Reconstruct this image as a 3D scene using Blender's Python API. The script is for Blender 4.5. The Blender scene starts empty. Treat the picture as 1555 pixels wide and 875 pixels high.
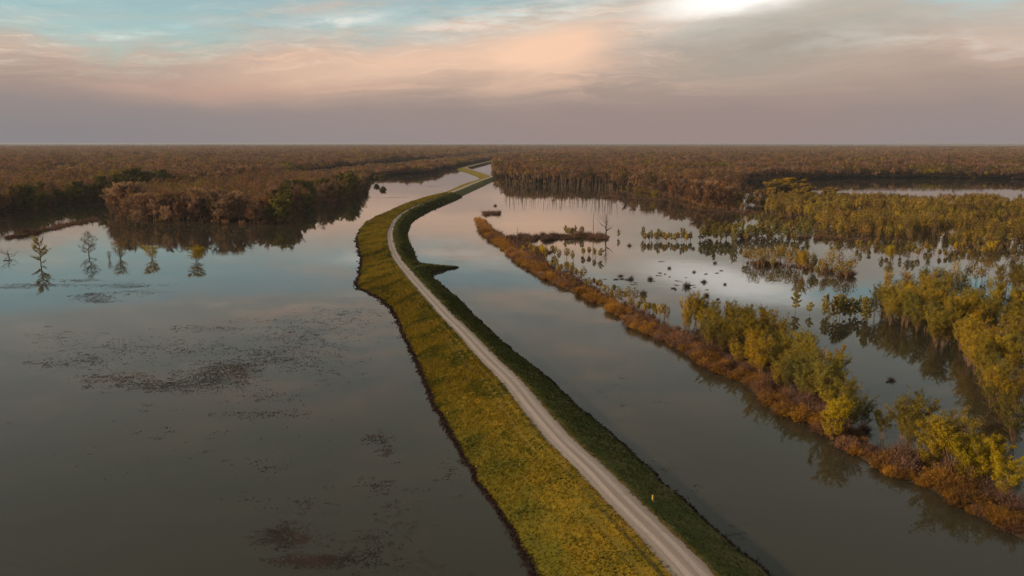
import bpy, math, random
import numpy as np
from mathutils import Vector
from mathutils.geometry import delaunay_2d_cdt

random.seed(5)
rng = np.random.default_rng(11)
sc = bpy.context.scene
COL = sc.collection

# ------------------------------------------------------------------ camera
FPX = 1197.0; CX = 777.5; CY = 437.5; HORIZON = 217.5; CZ = 60.0
PITCH = math.atan((CY - HORIZON) / FPX)
CP, SP = math.cos(PITCH), math.sin(PITCH)
cd = bpy.data.cameras.new("camera"); cam = bpy.data.objects.new("camera", cd); COL.objects.link(cam)
cd.sensor_width = 36.0; cd.lens = 36.0 * FPX / 1555.0
cd.clip_start = 0.5; cd.clip_end = 90000.0
cam.location = (0, 0, CZ); cam.rotation_euler = (math.pi / 2 - PITCH, 0, 0)
sc.camera = cam

def at(px, py, z=0.0):
    """photo pixel -> point of the horizontal plane at height z"""
    dx = px - CX; dy = CY - py
    d = (dx, FPX * CP + dy * SP, dy * CP - FPX * SP)
    t = (z - CZ) / d[2]
    return (d[0] * t, d[1] * t)

def proj(x, y, z):
    x = np.asarray(x, float); y = np.asarray(y, float); z = np.asarray(z, float) - CZ
    dep = y * CP - z * SP; up = y * SP + z * CP
    return CX + FPX * x / dep, CY - FPX * up / dep

def sky_at(px, py):
    dx = px - CX; dy = CY - py
    v = Vector((dx, FPX * CP + dy * SP, dy * CP - FPX * SP)).normalized()
    return math.degrees(math.atan2(v.x, v.y)), math.degrees(math.asin(v.z))

# ------------------------------------------------------------------ sun, sky, exposure
SUN_EL = math.radians(17.0)
SUN_V = Vector((-math.cos(SUN_EL) * math.cos(math.radians(16)), -math.cos(SUN_EL) * math.sin(math.radians(16)), math.sin(SUN_EL)))
SUN_STRENGTH = 4.0
SUN_COLOR = (1.0, 0.74, 0.46)
sl = bpy.data.lights.new("sun", "SUN"); so = bpy.data.objects.new("sun", sl); COL.objects.link(so)
sl.energy = SUN_STRENGTH; sl.angle = math.radians(1.5); sl.color = SUN_COLOR
so.rotation_euler = SUN_V.to_track_quat('Z', 'Y').to_euler(); so.location = (0, 0, 300)

sc.view_settings.view_transform = 'Standard'; sc.view_settings.look = 'None'
sc.view_settings.gamma = 1.0; sc.view_settings.exposure = 0.0
sc.view_settings.use_curve_mapping = False
sc.cycles.max_bounces = 5; sc.cycles.diffuse_bounces = 2; sc.cycles.glossy_bounces = 3
sc.cycles.transmission_bounces = 2; sc.cycles.volume_bounces = 0
sc.cycles.caustics_reflective = False; sc.cycles.caustics_refractive = False
sc.cycles.use_denoising = True
sc.cycles.use_adaptive_sampling = True; sc.cycles.adaptive_threshold = 0.02

world = bpy.data.worlds.new("World"); sc.world = world; world.use_nodes = True
nt = world.node_tree; nt.nodes.clear()

class G:
    """tiny node-expression helper"""
    def __init__(s, tree): s.t = tree
    def n(s, typ, **kw):
        nd = s.t.nodes.new(typ)
        for k, v in kw.items(): setattr(nd, k, v)
        return nd
    def link(s, a, b): s.t.links.new(a, b)
    def put(s, sock, v):
        if isinstance(v, bpy.types.NodeSocket): s.t.links.new(v, sock)
        else:
            if isinstance(v, (tuple, list)) and len(v) == 3 and sock.type == 'RGBA': v = (*v, 1)
            sock.default_value = v
    def m(s, op, a, b=None, c=None, clamp=False):
        nd = s.n('ShaderNodeMath', operation=op); nd.use_clamp = clamp
        for i, v in enumerate((a, b, c)):
            if v is not None: s.put(nd.inputs[i], v)
        return nd.outputs[0]
    def mix(s, f, a, b, bt='MIX'):
        nd = s.n('ShaderNodeMix', data_type='RGBA', blend_type=bt)
        s.put(nd.inputs[0], f); s.put(nd.inputs[6], a); s.put(nd.inputs[7], b)
        return nd.outputs[2]
    def noise(s, vec, scale, detail=3, rough=0.5, dist=0.0, out=0):
        nd = s.n('ShaderNodeTexNoise'); s.put(nd.inputs['Vector'], vec)
        nd.inputs['Scale'].default_value = scale; nd.inputs['Detail'].default_value = detail
        nd.inputs['Roughness'].default_value = rough; nd.inputs['Distortion'].default_value = dist
        return nd.outputs[out]
    def rng(s, v, a, b, c=0.0, d=1.0, smooth=True):
        nd = s.n('ShaderNodeMapRange'); nd.interpolation_type = 'SMOOTHSTEP' if smooth else 'LINEAR'
        s.put(nd.inputs['Value'], v); s.put(nd.inputs['From Min'], a); s.put(nd.inputs['From Max'], b)
        s.put(nd.inputs['To Min'], c); s.put(nd.inputs['To Max'], d)
        return nd.outputs[0]
    def ramp(s, v, stops):
        nd = s.n('ShaderNodeValToRGB'); s.put(nd.inputs[0], v); cr = nd.color_ramp
        while len(cr.elements) < len(stops): cr.elements.new(0.5)
        for e, (p, c) in zip(cr.elements, stops): e.position = p; e.color = (*c, 1)
        return nd.outputs[0]
    def xyz(s, x, y, z):
        nd = s.n('ShaderNodeCombineXYZ')
        for i, v in enumerate((x, y, z)): s.put(nd.inputs[i], v)
        return nd.outputs[0]

def srgb(r, g, b):
    f = lambda c: ((c / 255 + 0.055) / 1.055) ** 2.4 if c > 10 else c / 255 / 12.92
    return (f(r), f(g), f(b))

g = G(nt)
tc = g.n('ShaderNodeTexCoord'); sep = g.n('ShaderNodeSeparateXYZ'); g.link(tc.outputs['Generated'], sep.inputs[0])
el = g.m('MULTIPLY', g.m('ARCSINE', sep.outputs[2]), 57.2958)
az = g.m('MULTIPLY', g.m('ARCTAN2', sep.outputs[0], sep.outputs[1]), 57.2958)
# slow warp so that the cloud edges wander
wv = g.xyz(g.m('MULTIPLY', az, 0.06), g.m('MULTIPLY', el, 0.16), 3.1)
w1 = g.m('SUBTRACT', g.noise(wv, 1.0, 5, 0.55), 0.5)
w2 = g.m('SUBTRACT', g.noise(g.xyz(g.m('MULTIPLY', az, 0.2), g.m('MULTIPLY', el, 0.9), 8.0), 1.0, 6, 0.6), 0.5)
el2 = g.m('ADD', el, g.m('ADD', g.m('MULTIPLY', w1, 3.2), g.m('MULTIPLY', w2, 0.9)))
az2 = g.m('ADD', az, g.m('MULTIPLY', w1, 12.0))

def blob(px, py, rx, ry, tilt=0.0, sharp=1.0):
    a0, e0 = sky_at(px, py)
    da = g.m('SUBTRACT', az2, a0); de = g.m('SUBTRACT', el2, e0)
    c, s = math.cos(math.radians(tilt)), math.sin(math.radians(tilt))
    u = g.m('ADD', g.m('MULTIPLY', da, c / rx), g.m('MULTIPLY', de, s / rx))
    v = g.m('ADD', g.m('MULTIPLY', da, -s / ry), g.m('MULTIPLY', de, c / ry))
    q = g.m('ADD', g.m('MULTIPLY', u, u), g.m('MULTIPLY', v, v))
    return g.m('EXPONENT', g.m('MULTIPLY', g.m('POWER', q, sharp), -1.0))

sky = g.n('ShaderNodeTexSky', sky_type='NISHITA'); sky.sun_disc = False
sky.sun_elevation = SUN_EL; sky.sun_rotation = math.atan2(SUN_V.x, SUN_V.y)
sky.altitude = 60; sky.dust_density = 0.6; sky.ozone_density = 2.5
blue = g.mix(1.0, sky.outputs[0], (1.0, 1.34, 1.16), 'MULTIPLY')
# bank of cloud and dull air: colour by height above the horizon, cooler to the left
eln = g.m('DIVIDE', el2, 40.0)
bank = g.ramp(eln, [(0.0, srgb(149, 138, 137)), (0.05, srgb(155, 140, 135)), (0.095, srgb(172, 152, 141)), (0.145, srgb(200, 176, 160)),
                    (0.19, srgb(196, 190, 180)), (0.245, srgb(190, 184, 172)), (0.34, srgb(170, 170, 161)), (0.5, srgb(156, 158, 148)), (1.0, srgb(150, 152, 142))])
leftm = g.rng(az, -32.0, -6.0, 1.0, 0.0)
lowm = g.rng(el, 5.0, 0.0, 0.0, 1.0)
bank = g.mix(g.m('MULTIPLY', leftm, g.m('MULTIPLY', lowm, 0.7)), bank, srgb(134, 132, 136))
warm = g.m('MULTIPLY', g.rng(az, -14.0, 12.0, 0.0, 1.0), g.rng(az, 30.0, 14.0, 0.0, 1.0))
bank = g.mix(g.m('MULTIPLY', warm, g.m('MULTIPLY', lowm, 0.55)), bank, srgb(158, 135, 129))
# long streaks of lit cloud
st = g.noise(g.xyz(g.m('MULTIPLY', az2, 0.11), g.m('ADD', g.m('MULTIPLY', el2, 0.85), g.m('MULTIPLY', az, -0.03)), 1.7), 1.0, 10, 0.64, 0.35)
streak = g.rng(st, 0.44, 0.68)
midm = g.m('MULTIPLY', g.rng(az, -31, -19, .25, 1.0), g.m('MULTIPLY', g.rng(el, 2.2, 5.0), g.rng(el, 26.0, 11.0, 0.25, 1.0)))
rightm = g.rng(az, 7.0, 19.0, 1.0, 0.3)
bank = g.mix(g.m('MULTIPLY', g.m('MULTIPLY', g.m('MULTIPLY', streak, midm), rightm), 0.65), bank, srgb(236, 196, 170))
fine = g.noise(g.xyz(g.m('MULTIPLY', az2, 0.22), g.m('ADD', g.m('MULTIPLY', el2, 2.1), g.m('MULTIPLY', az, -0.07)), 9.7), 1.0, 10, 0.66, 0.3)
fm = g.m('MULTIPLY', g.m('MULTIPLY', rightm, g.rng(el, 3.0, 6.5)), g.rng(el, 18.0, 10.0, 0.3, 1.0))
bank = g.mix(g.m('MULTIPLY', g.m('MULTIPLY', g.rng(fine, .5, .72), fm), .55), bank, srgb(244, 224, 204))
bank = g.mix(g.m('MULTIPLY', g.m('MULTIPLY', g.rng(fine, .5, .3), fm), .35), bank, srgb(150, 146, 144))
# peach glow in the middle of the bank
glow = g.m('ADD', blob(840, 78, 4.4, 1.7, 12), g.m('MULTIPLY', blob(620, 95, 11.0, 1.4, 6), 0.6), None, True)
bank = g.mix(g.m('MULTIPLY', glow, 1.0), bank, srgb(248, 206, 176))
glow2 = g.m('MULTIPLY', blob(360, 135, 9.0, 0.9, 3), 0.45)
bank = g.mix(glow2, bank, srgb(206, 166, 146))
# grey shade right of the glow
gsh = g.m('MULTIPLY', blob(1180, 75, 8.0, 2.0, 5), 0.75)
bank = g.mix(gsh, bank, srgb(160, 154, 144))
# the white edge where the sun strikes through
wh = g.m('MULTIPLY', blob(1115, -4, 5.4, 1.1, 6, 1.5), 1.0)
bank = g.mix(wh, bank, (1.25, 1.2, 1.12))
wh2 = g.m('MULTIPLY', g.m('ADD', g.m('ADD', blob(790, 20, 6.5, 0.9, 7), g.m('MULTIPLY', blob(1400, 70, 9.0, .8, -6), .35)), g.m('ADD', blob(520, 28, 5.0, 0.45, 8), blob(225, 45, 3.0, .3, 10)), None, True), g.rng(w2, -0.12, 0.12))
bank = g.mix(g.m('MULTIPLY', wh2, 0.95), bank, srgb(240, 236, 226))
# cover: closed below, broken wisps above
cn = g.noise(g.xyz(g.m('MULTIPLY', az2, 0.09), g.m('ADD', g.m('MULTIPLY', el, 0.42), g.m('MULTIPLY', az, -0.018)), 5.5), 1.0, 9, 0.62, 0.4)
edge = g.m('ADD', g.m('MULTIPLY', g.m('SUBTRACT', cn, 0.5), 9.0), el2)
edge = g.m('ADD', edge, g.m('MULTIPLY', g.rng(az, -5.0, -25.0), 2.6))
edge = g.m('ADD', edge, g.m('MULTIPLY', g.m('MULTIPLY', g.rng(az, 19.0, 27.0), g.rng(el, 8.0, 9.8)), 3.5))
edge = g.m('SUBTRACT', edge, g.m('MULTIPLY', blob(1000, 40, 11.0, 3.0, 0), 3.0))
cover = g.rng(edge, 10.5, 7.0, 0.38, 1.0)
wisps = g.m('MULTIPLY', g.rng(cn, 0.5, 0.68), 0.85)
cover = g.m('MAXIMUM', cover, wisps)
cover = g.m('MAXIMUM', cover, g.m('ADD', wh, g.m('MULTIPLY', wh2, 0.9)), None, True)
cover = g.m('MAXIMUM', cover, g.rng(el, 9.3, 11.0, 0.0, 0.88))
bg1 = g.n('ShaderNodeBackground'); g.put(bg1.inputs[0], blue); bg1.inputs[1].default_value = 0.12
bg2 = g.n('ShaderNodeBackground'); g.put(bg2.inputs[0], bank); bg2.inputs[1].default_value = 1.0
mx = g.n('ShaderNodeMixShader'); g.put(mx.inputs[0], g.m('MINIMUM', cover, 1.0)); g.link(bg1.outputs[0], mx.inputs[1]); g.link(bg2.outputs[0], mx.inputs[2])
wo = g.n('ShaderNodeOutputWorld'); g.link(mx.outputs[0], wo.inputs[0])

# ------------------------------------------------------------------ helpers
def mat(name):
    m = bpy.data.materials.new(name); m.use_nodes = True; m.node_tree.nodes.clear()
    gg = G(m.node_tree); out = gg.n('ShaderNodeOutputMaterial')
    return m, gg, out

def mesh_np(name, v, f, material, smooth=False):
    """v (N,3), f (M,3) triangles -> mesh"""
    me = bpy.data.meshes.new(name); v = np.asarray(v, np.float32); f = np.asarray(f, np.int32)
    me.vertices.add(len(v)); me.vertices.foreach_set('co', v.ravel())
    me.loops.add(f.size); me.loops.foreach_set('vertex_index', f.ravel())
    me.polygons.add(len(f)); me.polygons.foreach_set('loop_start', np.arange(0, f.size, 3, dtype=np.int32))
    me.update(calc_edges=True)
    if smooth: me.polygons.foreach_set('use_smooth', np.ones(len(f), bool))
    me.materials.append(material)
    return me

def link(name, me, parent=None, loc=None, label=None, cat=None, group=None, kind=None):
    o = bpy.data.objects.new(name, me); COL.objects.link(o)
    if parent is not None: o.parent = parent
    if loc is not None: o.location = loc
    if label: o['label'] = label
    if cat: o['category'] = cat
    if group: o['group'] = group
    if kind: o['kind'] = kind
    return o

def set_tint(me, t):
    a = me.attributes.new('tint', 'FLOAT', 'POINT'); a.data.foreach_set('value', np.asarray(t, np.float32))

class MB:
    """collects triangles from several shapes"""
    def __init__(s): s.v = []; s.f = []; s.n = 0
    def add(s, v, f):
        v = np.asarray(v, float); f = np.asarray(f, int)
        s.v.append(v); s.f.append(f + s.n); s.n += len(v)
    def tube(s, pts, rad, k=5):
        pts = np.asarray(pts, float); n = len(pts); V = []
        for i in range(n):
            d = pts[min(i + 1, n - 1)] - pts[max(i - 1, 0)]; d /= np.linalg.norm(d) + 1e-9
            a = np.cross(d, (0.3, 0.9, 0.1) if abs(d[2]) > .8 else (0, 0, 1)); a /= np.linalg.norm(a) + 1e-9; b = np.cross(d, a)
            for j in range(k):
                t = 2 * math.pi * j / k
                V.append(pts[i] + rad[i] * (math.cos(t) * a + math.sin(t) * b))
        Fc = []
        for i in range(n - 1):
            for j in range(k):
                a = i * k + j; b = i * k + (j + 1) % k
                Fc += [(a, b, b + k), (a, b + k, a + k)]
        V.append(pts[0]); V.append(pts[-1])
        for j in range(k):
            Fc += [(n * k, (j + 1) % k, j), (n * k + 1, (n - 1) * k + j, (n - 1) * k + (j + 1) % k)]
        s.add(V, Fc)
    def box(s, c, h, rz=0.0):
        c = np.asarray(c, float); V = []
        for sx in (-1, 1):
            for sy in (-1, 1):
                for sz in (-1, 1):
                    x, y = sx * h[0], sy * h[1]
                    V.append((c[0] + x * math.cos(rz) - y * math.sin(rz), c[1] + x * math.sin(rz) + y * math.cos(rz), c[2] + sz * h[2]))
        Q = [(0, 1, 3, 2), (4, 6, 7, 5), (0, 4, 5, 1), (2, 3, 7, 6), (0, 2, 6, 4), (1, 5, 7, 3)]
        s.add(V, [t for q in Q for t in ((q[0], q[1], q[2]), (q[0], q[2], q[3]))])
    def mesh(s, name, material, smooth=False):
        return mesh_np(name, np.concatenate(s.v), np.concatenate(s.f), material, smooth)

def leaves(c, nrm, size, r, elong=1.0, along=None):
    """one triangle per centre, facing roughly along nrm"""
    c = np.asarray(c, float); n = len(c)
    nn = nrm + r.normal(0, .55, (n, 3)); nn /= np.linalg.norm(nn, axis=1)[:, None] + 1e-9
    a = r.normal(0, 1, (n, 3)) if along is None else along
    a = a - (a * nn).sum(1)[:, None] * nn; a /= np.linalg.norm(a, axis=1)[:, None] + 1e-9
    b = np.cross(nn, a); sz = (np.asarray(size) * r.uniform(.6, 1.3, n))[:, None]
    v = np.empty((n, 3, 3))
    v[:, 0] = c + a * sz * elong; v[:, 1] = c - a * sz * .5 * elong + b * sz * .7; v[:, 2] = c - a * sz * .5 * elong - b * sz * .7
    return v.reshape(-1, 3), np.arange(n * 3).reshape(-1, 3)

def unit(n, r):
    d = r.normal(0, 1, (n, 3)); return d / np.linalg.norm(d, axis=1)[:, None]

def inside(P, poly):
    x, y = P[:, 0], P[:, 1]; res = np.zeros(len(P), bool); n = len(poly)
    for i in range(n):
        x1, y1 = poly[i]; x2, y2 = poly[(i + 1) % n]
        if y1 == y2: continue
        c = ((y1 > y) != (y2 > y)) & (x < (x2 - x1) * (y - y1) / (y2 - y1) + x1)
        res ^= c
    return res

def dist_line(P, line):
    best = np.full(len(P), 1e18); L = np.asarray(line, float)
    for a, b in zip(L[:-1], L[1:]):
        d = b - a; t = np.clip(((P - a) @ d) / (d @ d + 1e-12), 0, 1)
        q = a + t[:, None] * d
        best = np.minimum(best, ((P - q) ** 2).sum(1))
    return np.sqrt(best)

def smooth_line(pts, step):
    P = np.asarray(pts, float); Q = []
    P = np.vstack([2 * P[0] - P[1], P, 2 * P[-1] - P[-2]])
    for i in range(1, len(P) - 2):
        p0, p1, p2, p3 = P[i - 1:i + 3]; L = np.linalg.norm(p2 - p1); k = max(2, int(L / step(p1)))
        for t in np.arange(k) / k:
            # tension-limited catmull-rom
            m1 = (p2 - p0) * .5; m2 = (p3 - p1) * .5
            m1 *= min(1, L / (np.linalg.norm(m1) + 1e-9)); m2 *= min(1, L / (np.linalg.norm(m2) + 1e-9))
            h = t * t * t; q = t * t
            Q.append((2 * h - 3 * q + 1) * p1 + (h - 2 * q + t) * m1 + (-2 * h + 3 * q) * p2 + (h - q) * m2)
    Q.append(P[-2]); return np.array(Q)

def vnoise(x, y, seed=0):
    xi = np.floor(x).astype(np.int64); yi = np.floor(y).astype(np.int64); xf = x - xi; yf = y - yi
    def h(a, b):
        n = (a * 374761393 + b * 668265263 + seed * 974634777) & 0xffffffff
        n = ((n ^ (n >> 13)) * 1274126177) & 0xffffffff
        return ((n ^ (n >> 16)) & 0xffff) / 65535.0
    u = xf * xf * (3 - 2 * xf); w = yf * yf * (3 - 2 * yf)
    return (h(xi, yi) * (1 - u) + h(xi + 1, yi) * u) * (1 - w) + (h(xi, yi + 1) * (1 - u) + h(xi + 1, yi + 1) * u) * w

def world_line(px, z=0.0): return [at(x, y, z) for x, y in px]

# ------------------------------------------------------------------ materials
def surf(gg, out, col, rough=0.9, spec=0.2, bump=None, bstr=0.3, bdist=0.1):
    b = gg.n('ShaderNodeBsdfPrincipled'); gg.put(b.inputs['Base Color'], col)
    gg.put(b.inputs['Roughness'], rough); b.inputs['Specular IOR Level'].default_value = spec
    if bump is not None:
        bn = gg.n('ShaderNodeBump'); bn.inputs['Strength'].default_value = bstr; bn.inputs['Distance'].default_value = bdist
        gg.put(bn.inputs['Height'], bump); gg.link(bn.outputs[0], b.inputs['Normal'])
    gg.link(b.outputs[0], out.inputs[0]); return b

def pos(gg):
    return gg.n('ShaderNodeNewGeometry').outputs['Position']

def leafmat(name, stops, green=None, gthr=(0.55, 0.7), trans=0.35, s1=0.13, s2=0.012, dark=(0.45, 1.25)):
    """leaf / twig colour changing from plant to plant and over the woodland"""
    m, gg, out = mat(name); p = pos(gg)
    sepp = gg.n('ShaderNodeSeparateXYZ'); gg.link(p, sepp.inputs[0])
    flat = gg.xyz(sepp.outputs[0], sepp.outputs[1], gg.m('MULTIPLY', sepp.outputs[2], 0.25))
    at_ = gg.n('ShaderNodeAttribute'); at_.attribute_name = 'tint'; oi = gg.n('ShaderNodeObjectInfo')
    rnd = gg.m('FRACT', gg.m('ADD', at_.outputs['Fac'], oi.outputs['Random']))
    n1 = gg.m('ADD', gg.m('MULTIPLY', gg.noise(flat, s1, 2, 0.6), .6), gg.m('MULTIPLY', rnd, .4))
    c = gg.ramp(gg.rng(n1, 0.25, 0.75, 0, 1, False), stops)
    if green:
        n2 = gg.noise(flat, s2, 3, 0.6)
        gcol = gg.ramp(gg.rng(gg.noise(flat, s1 * 1.4, 2, 0.6), 0.3, 0.7, 0, 1, False), green)
        c = gg.mix(gg.m('MAXIMUM', gg.rng(n2, gthr[0], gthr[1]), gg.m('MULTIPLY', gg.rng(gg.m('ADD', rnd, gg.m('MULTIPLY', n2, .8)), 1.27, 1.32), .8)), c, gcol)
    n3 = gg.noise(p, 1.3, 2, 0.6)
    v = gg.m('MULTIPLY', gg.rng(n3, 0.3, 0.7, dark[0], dark[1], False), gg.rng(gg.m('FRACT', gg.m('MULTIPLY', rnd, 7.3)), 0, 1, .72, 1.22, False))
    v = gg.m('MULTIPLY', v, gg.rng(gg.noise(flat, .011, 4, .65), .32, .66, .68, 1.18))
    hs = gg.n('ShaderNodeHueSaturation'); gg.put(hs.inputs['Value'], v); gg.put(hs.inputs['Color'], c)
    d = gg.n('ShaderNodeBsdfDiffuse'); gg.link(hs.outputs[0], d.inputs[0])
    t = gg.n('ShaderNodeBsdfTranslucent'); gg.link(hs.outputs[0], t.inputs[0])
    mxx = gg.n('ShaderNodeMixShader'); mxx.inputs[0].default_value = trans
    gg.link(d.outputs[0], mxx.inputs[1]); gg.link(t.outputs[0], mxx.inputs[2]); gg.link(mxx.outputs[0], out.inputs[0])
    return m

M_WILLOW = leafmat('willow_leaf', [(0, (.22, .17, .03)), (.3, (.50, .34, .02)), (.5, (.28, .23, .035)), (.75, (.60, .37, .015)), (1, (.34, .19, .035))], trans=.4, s1=.16,
                   green=[(0, (.18, .18, .05)), (1, (.32, .26, .045))], gthr=(.48, .62), s2=.03, dark=(.6, 1.2))
M_SWAMP = leafmat('swamp_willow_leaf', [(0, (.30, .15, .06)), (.3, (.36, .25, .04)), (.5, (.23, .15, .07)), (.75, (.46, .30, .03)), (1, (.28, .15, .07))], trans=.35, s1=.11,
                   green=[(0, (.18, .16, .04)), (.5, (.36, .27, .035)), (1, (.12, .11, .03))], gthr=(.56, .7), s2=.02, dark=(.5, 1.35))
M_PALE = leafmat('pale_willow_leaf', [(0, (.30, .27, .08)), (.5, (.42, .34, .09)), (1, (.32, .22, .09))], trans=.4)
M_YELLOW = leafmat('yellow_leaf', [(0, (.62, .42, .02)), (1, (.48, .36, .02))], trans=.4, dark=(.8, 1.25))
M_WOOD = leafmat('woodland_twig', [(0, (.17, .10, .075)), (.3, (.33, .165, .085)), (.5, (.23, .15, .115)), (.75, (.42, .20, .075)), (1, (.20, .12, .06))],
                 green=[(0, (.16, .15, .03)), (.5, (.33, .23, .03)), (1, (.11, .105, .03))], gthr=(.54, .68), trans=.45, s1=.075, s2=.009)
M_TAN = leafmat('tan_twig', [(0, (.34, .21, .14)), (.5, (.48, .29, .17)), (1, (.40, .24, .12))], trans=.4)
M_DARKG = leafmat('dark_green_leaf', [(0, (.10, .105, .025)), (.5, (.26, .20, .03)), (1, (.14, .12, .04))], trans=.25)
M_BRUSH = leafmat('brush_twig', [(0, (.34, .15, .035)), (.3, (.46, .23, .04)), (.5, (.24, .12, .055)), (.75, (.55, .28, .035)), (1, (.22, .115, .07))], trans=.3, s1=.28,
                  green=[(0, (.24, .13, .10)), (1, (.34, .17, .09))], gthr=(.5, .6), s2=.05, dark=(.5, 1.25))
M_PINK = leafmat('grey_brush_twig', [(0, (.20, .12, .10)), (.5, (.28, .16, .12)), (1, (.24, .13, .07))], trans=.3, s1=.2)
M_DRY = leafmat('dry_twig', [(0, (.10, .06, .045)), (1, (.16, .10, .07))], trans=.2)

def barkmat(name, a, b):
    m, gg, out = mat(name); n = gg.noise(pos(gg), 2.0, 4, 0.6)
    surf(gg, out, gg.mix(gg.rng(n, .35, .65), a, b), .9, .1); return m
M_BARK = barkmat('bark', (.11, .075, .055), (.2, .14, .10))
M_RBARK = barkmat('willow_bark', (.20, .11, .07), (.32, .19, .12))
M_DEAD = barkmat('dead_wood', (.05, .035, .03), (.10, .075, .06))

# water
m, gg, out = mat('water'); p = pos(gg)
sp_ = gg.n('ShaderNodeSeparateXYZ'); gg.link(p, sp_.inputs[0])
mud = gg.noise(p, 0.006, 4, 0.6)
colw = gg.mix(gg.rng(mud, .35, .65), (.034, .031, .021), (.045, .039, .025))
b = gg.n('ShaderNodeBsdfPrincipled'); gg.put(b.inputs['Base Color'], colw)
b.inputs['Roughness'].default_value = 0.02; b.inputs['IOR'].default_value = 1.333; b.inputs['Specular IOR Level'].default_value = 0.5
rip = gg.noise(gg.xyz(sp_.outputs[0], gg.m('MULTIPLY', sp_.outputs[1], 1.0), 0.0), 0.9, 4, 0.55, 0.4)
swell = gg.noise(p, 0.05, 3, 0.5)
patch = gg.rng(gg.noise(gg.xyz(gg.m('MULTIPLY', sp_.outputs[0], 0.5), sp_.outputs[1], 0.0), 0.012, 4, 0.6, 0.5), .5, .66, 0.12, 1.0)
hgt = gg.m('ADD', gg.m('MULTIPLY', gg.m('MULTIPLY', rip, patch), .015), gg.m('MULTIPLY', swell, .025))
bn = gg.n('ShaderNodeBump'); bn.inputs['Strength'].default_value = 1.0; bn.inputs['Distance'].default_value = 1.0
gg.put(bn.inputs['Height'], hgt); gg.link(bn.outputs[0], b.inputs['Normal']); gg.link(b.outputs[0], out.inputs[0])
M_WATER = m

def grassmat(name, cols, dry, streak=True):
    m, gg, out = mat(name); p = pos(gg)
    big = gg.noise(p, .09, 4, .65); mid = gg.noise(p, .7, 4, .7); fine = gg.noise(p, 5.0, 3, .7)
    c = gg.mix(gg.rng(big, .38, .62), cols[0], cols[1])
    c = gg.mix(gg.m('MULTIPLY', gg.rng(mid, .42, .68), .75), c, cols[2])
    c = gg.mix(gg.m('MULTIPLY', gg.rng(fine, .45, .75), .5), c, cols[3])
    uv = gg.n('ShaderNodeUVMap'); uv.uv_map = 'UVMap'
    su = gg.n('ShaderNodeSeparateXYZ'); gg.link(uv.outputs[0], su.inputs[0])
    if streak:
        sv = gg.xyz(gg.m('MULTIPLY', su.outputs[0], .8), gg.m('MULTIPLY', su.outputs[1], .02), 0)
        sn = gg.noise(sv, 1.0, 4, .6, .3)
        c = gg.mix(gg.m('MULTIPLY', gg.rng(sn, .5, .62), .6), c, cols[4])
        # wheel track worn beside the road and a dry verge
        rut = gg.m('MULTIPLY', gg.m('MAXIMUM', gg.rng(gg.m('ABSOLUTE', gg.m('SUBTRACT', su.outputs[0], 4.0)), .5, .15), gg.rng(gg.m('ABSOLUTE', gg.m('SUBTRACT', su.outputs[0], 5.8)), .5, .15)), gg.rng(gg.noise(sv, .5, 3, .6), .4, .6, .2, .8))
        c = gg.mix(rut, c, (.07, .055, .03))
    verge = gg.m('MULTIPLY', gg.rng(gg.m('ADD', su.outputs[0], gg.m('MULTIPLY', gg.m('SUBTRACT', mid, .5), 1.5)), 3.6, 2.6), .85)
    c = gg.mix(verge, c, dry)
    wet = gg.rng(gg.m('ADD', su.outputs[2] if False else gg.m('MULTIPLY', gg.m('SUBTRACT', mid, .5), .5), gg.n('ShaderNodeSeparateXYZ').outputs[2]), 0, 1) if False else None
    low_ = gg.rng(gg.m('ADD', su.outputs[0], gg.m('MULTIPLY', gg.m('SUBTRACT', big, .5), 14.0)), 7.0, 14.0)
    c = gg.mix(gg.m('MULTIPLY', low_, .55), c, (.10, .11, .014) if streak else (.13, .105, .05))
    hb = gg.m('ADD', gg.m('MULTIPLY', mid, .5), fine)
    surf(gg, out, c, .95, .1, hb, .9, .25); return m
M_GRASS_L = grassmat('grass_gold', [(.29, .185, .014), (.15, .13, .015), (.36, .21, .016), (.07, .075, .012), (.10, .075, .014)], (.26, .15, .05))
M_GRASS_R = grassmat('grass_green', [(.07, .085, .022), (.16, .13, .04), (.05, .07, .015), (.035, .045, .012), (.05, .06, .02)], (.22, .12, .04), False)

m, gg, out = mat('gravel'); p = pos(gg)
uv = gg.n('ShaderNodeUVMap'); uv.uv_map = 'UVMap'; su = gg.n('ShaderNodeSeparateXYZ'); gg.link(uv.outputs[0], su.inputs[0])
sv = gg.xyz(gg.m('MULTIPLY', su.outputs[0], 2.2), gg.m('MULTIPLY', su.outputs[1], .02), 0)
sn = gg.noise(sv, 1.0, 4, .6, .2); fn = gg.noise(p, 3.0, 5, .75); ff = gg.noise(p, 14.0, 2, .6)
c = gg.mix(gg.rng(sn, .38, .62), (.40, .33, .30), (.28, .22, .20))
tr = gg.rng(gg.m('ABSOLUTE', gg.m('SUBTRACT', gg.m('ABSOLUTE', su.outputs[0]), .95)), .65, .15)
c = gg.mix(gg.m('MULTIPLY', tr, .75), c, (.50, .41, .38))
c = gg.mix(gg.m('MULTIPLY', gg.rng(fn, .4, .7), .45), c, (.22, .19, .18))
c = gg.mix(gg.m('MULTIPLY', gg.rng(ff, .5, .7), .3), c, (.5, .45, .42))
c = gg.mix(gg.rng(gg.m('ADD', gg.m('ABSOLUTE', su.outputs[0]), gg.m('MULTIPLY', gg.m('SUBTRACT', fn, .5), 1.3)), 1.8, 2.6, 0, .8), c, (.22, .185, .15))
c = gg.mix(gg.m('MULTIPLY', gg.rng(gg.m('ABSOLUTE', su.outputs[0]), .4, .05), gg.rng(gg.noise(sv, 3.0, 4, .6), .4, .6, .15, .7)), c, (.23, .185, .15))
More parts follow.
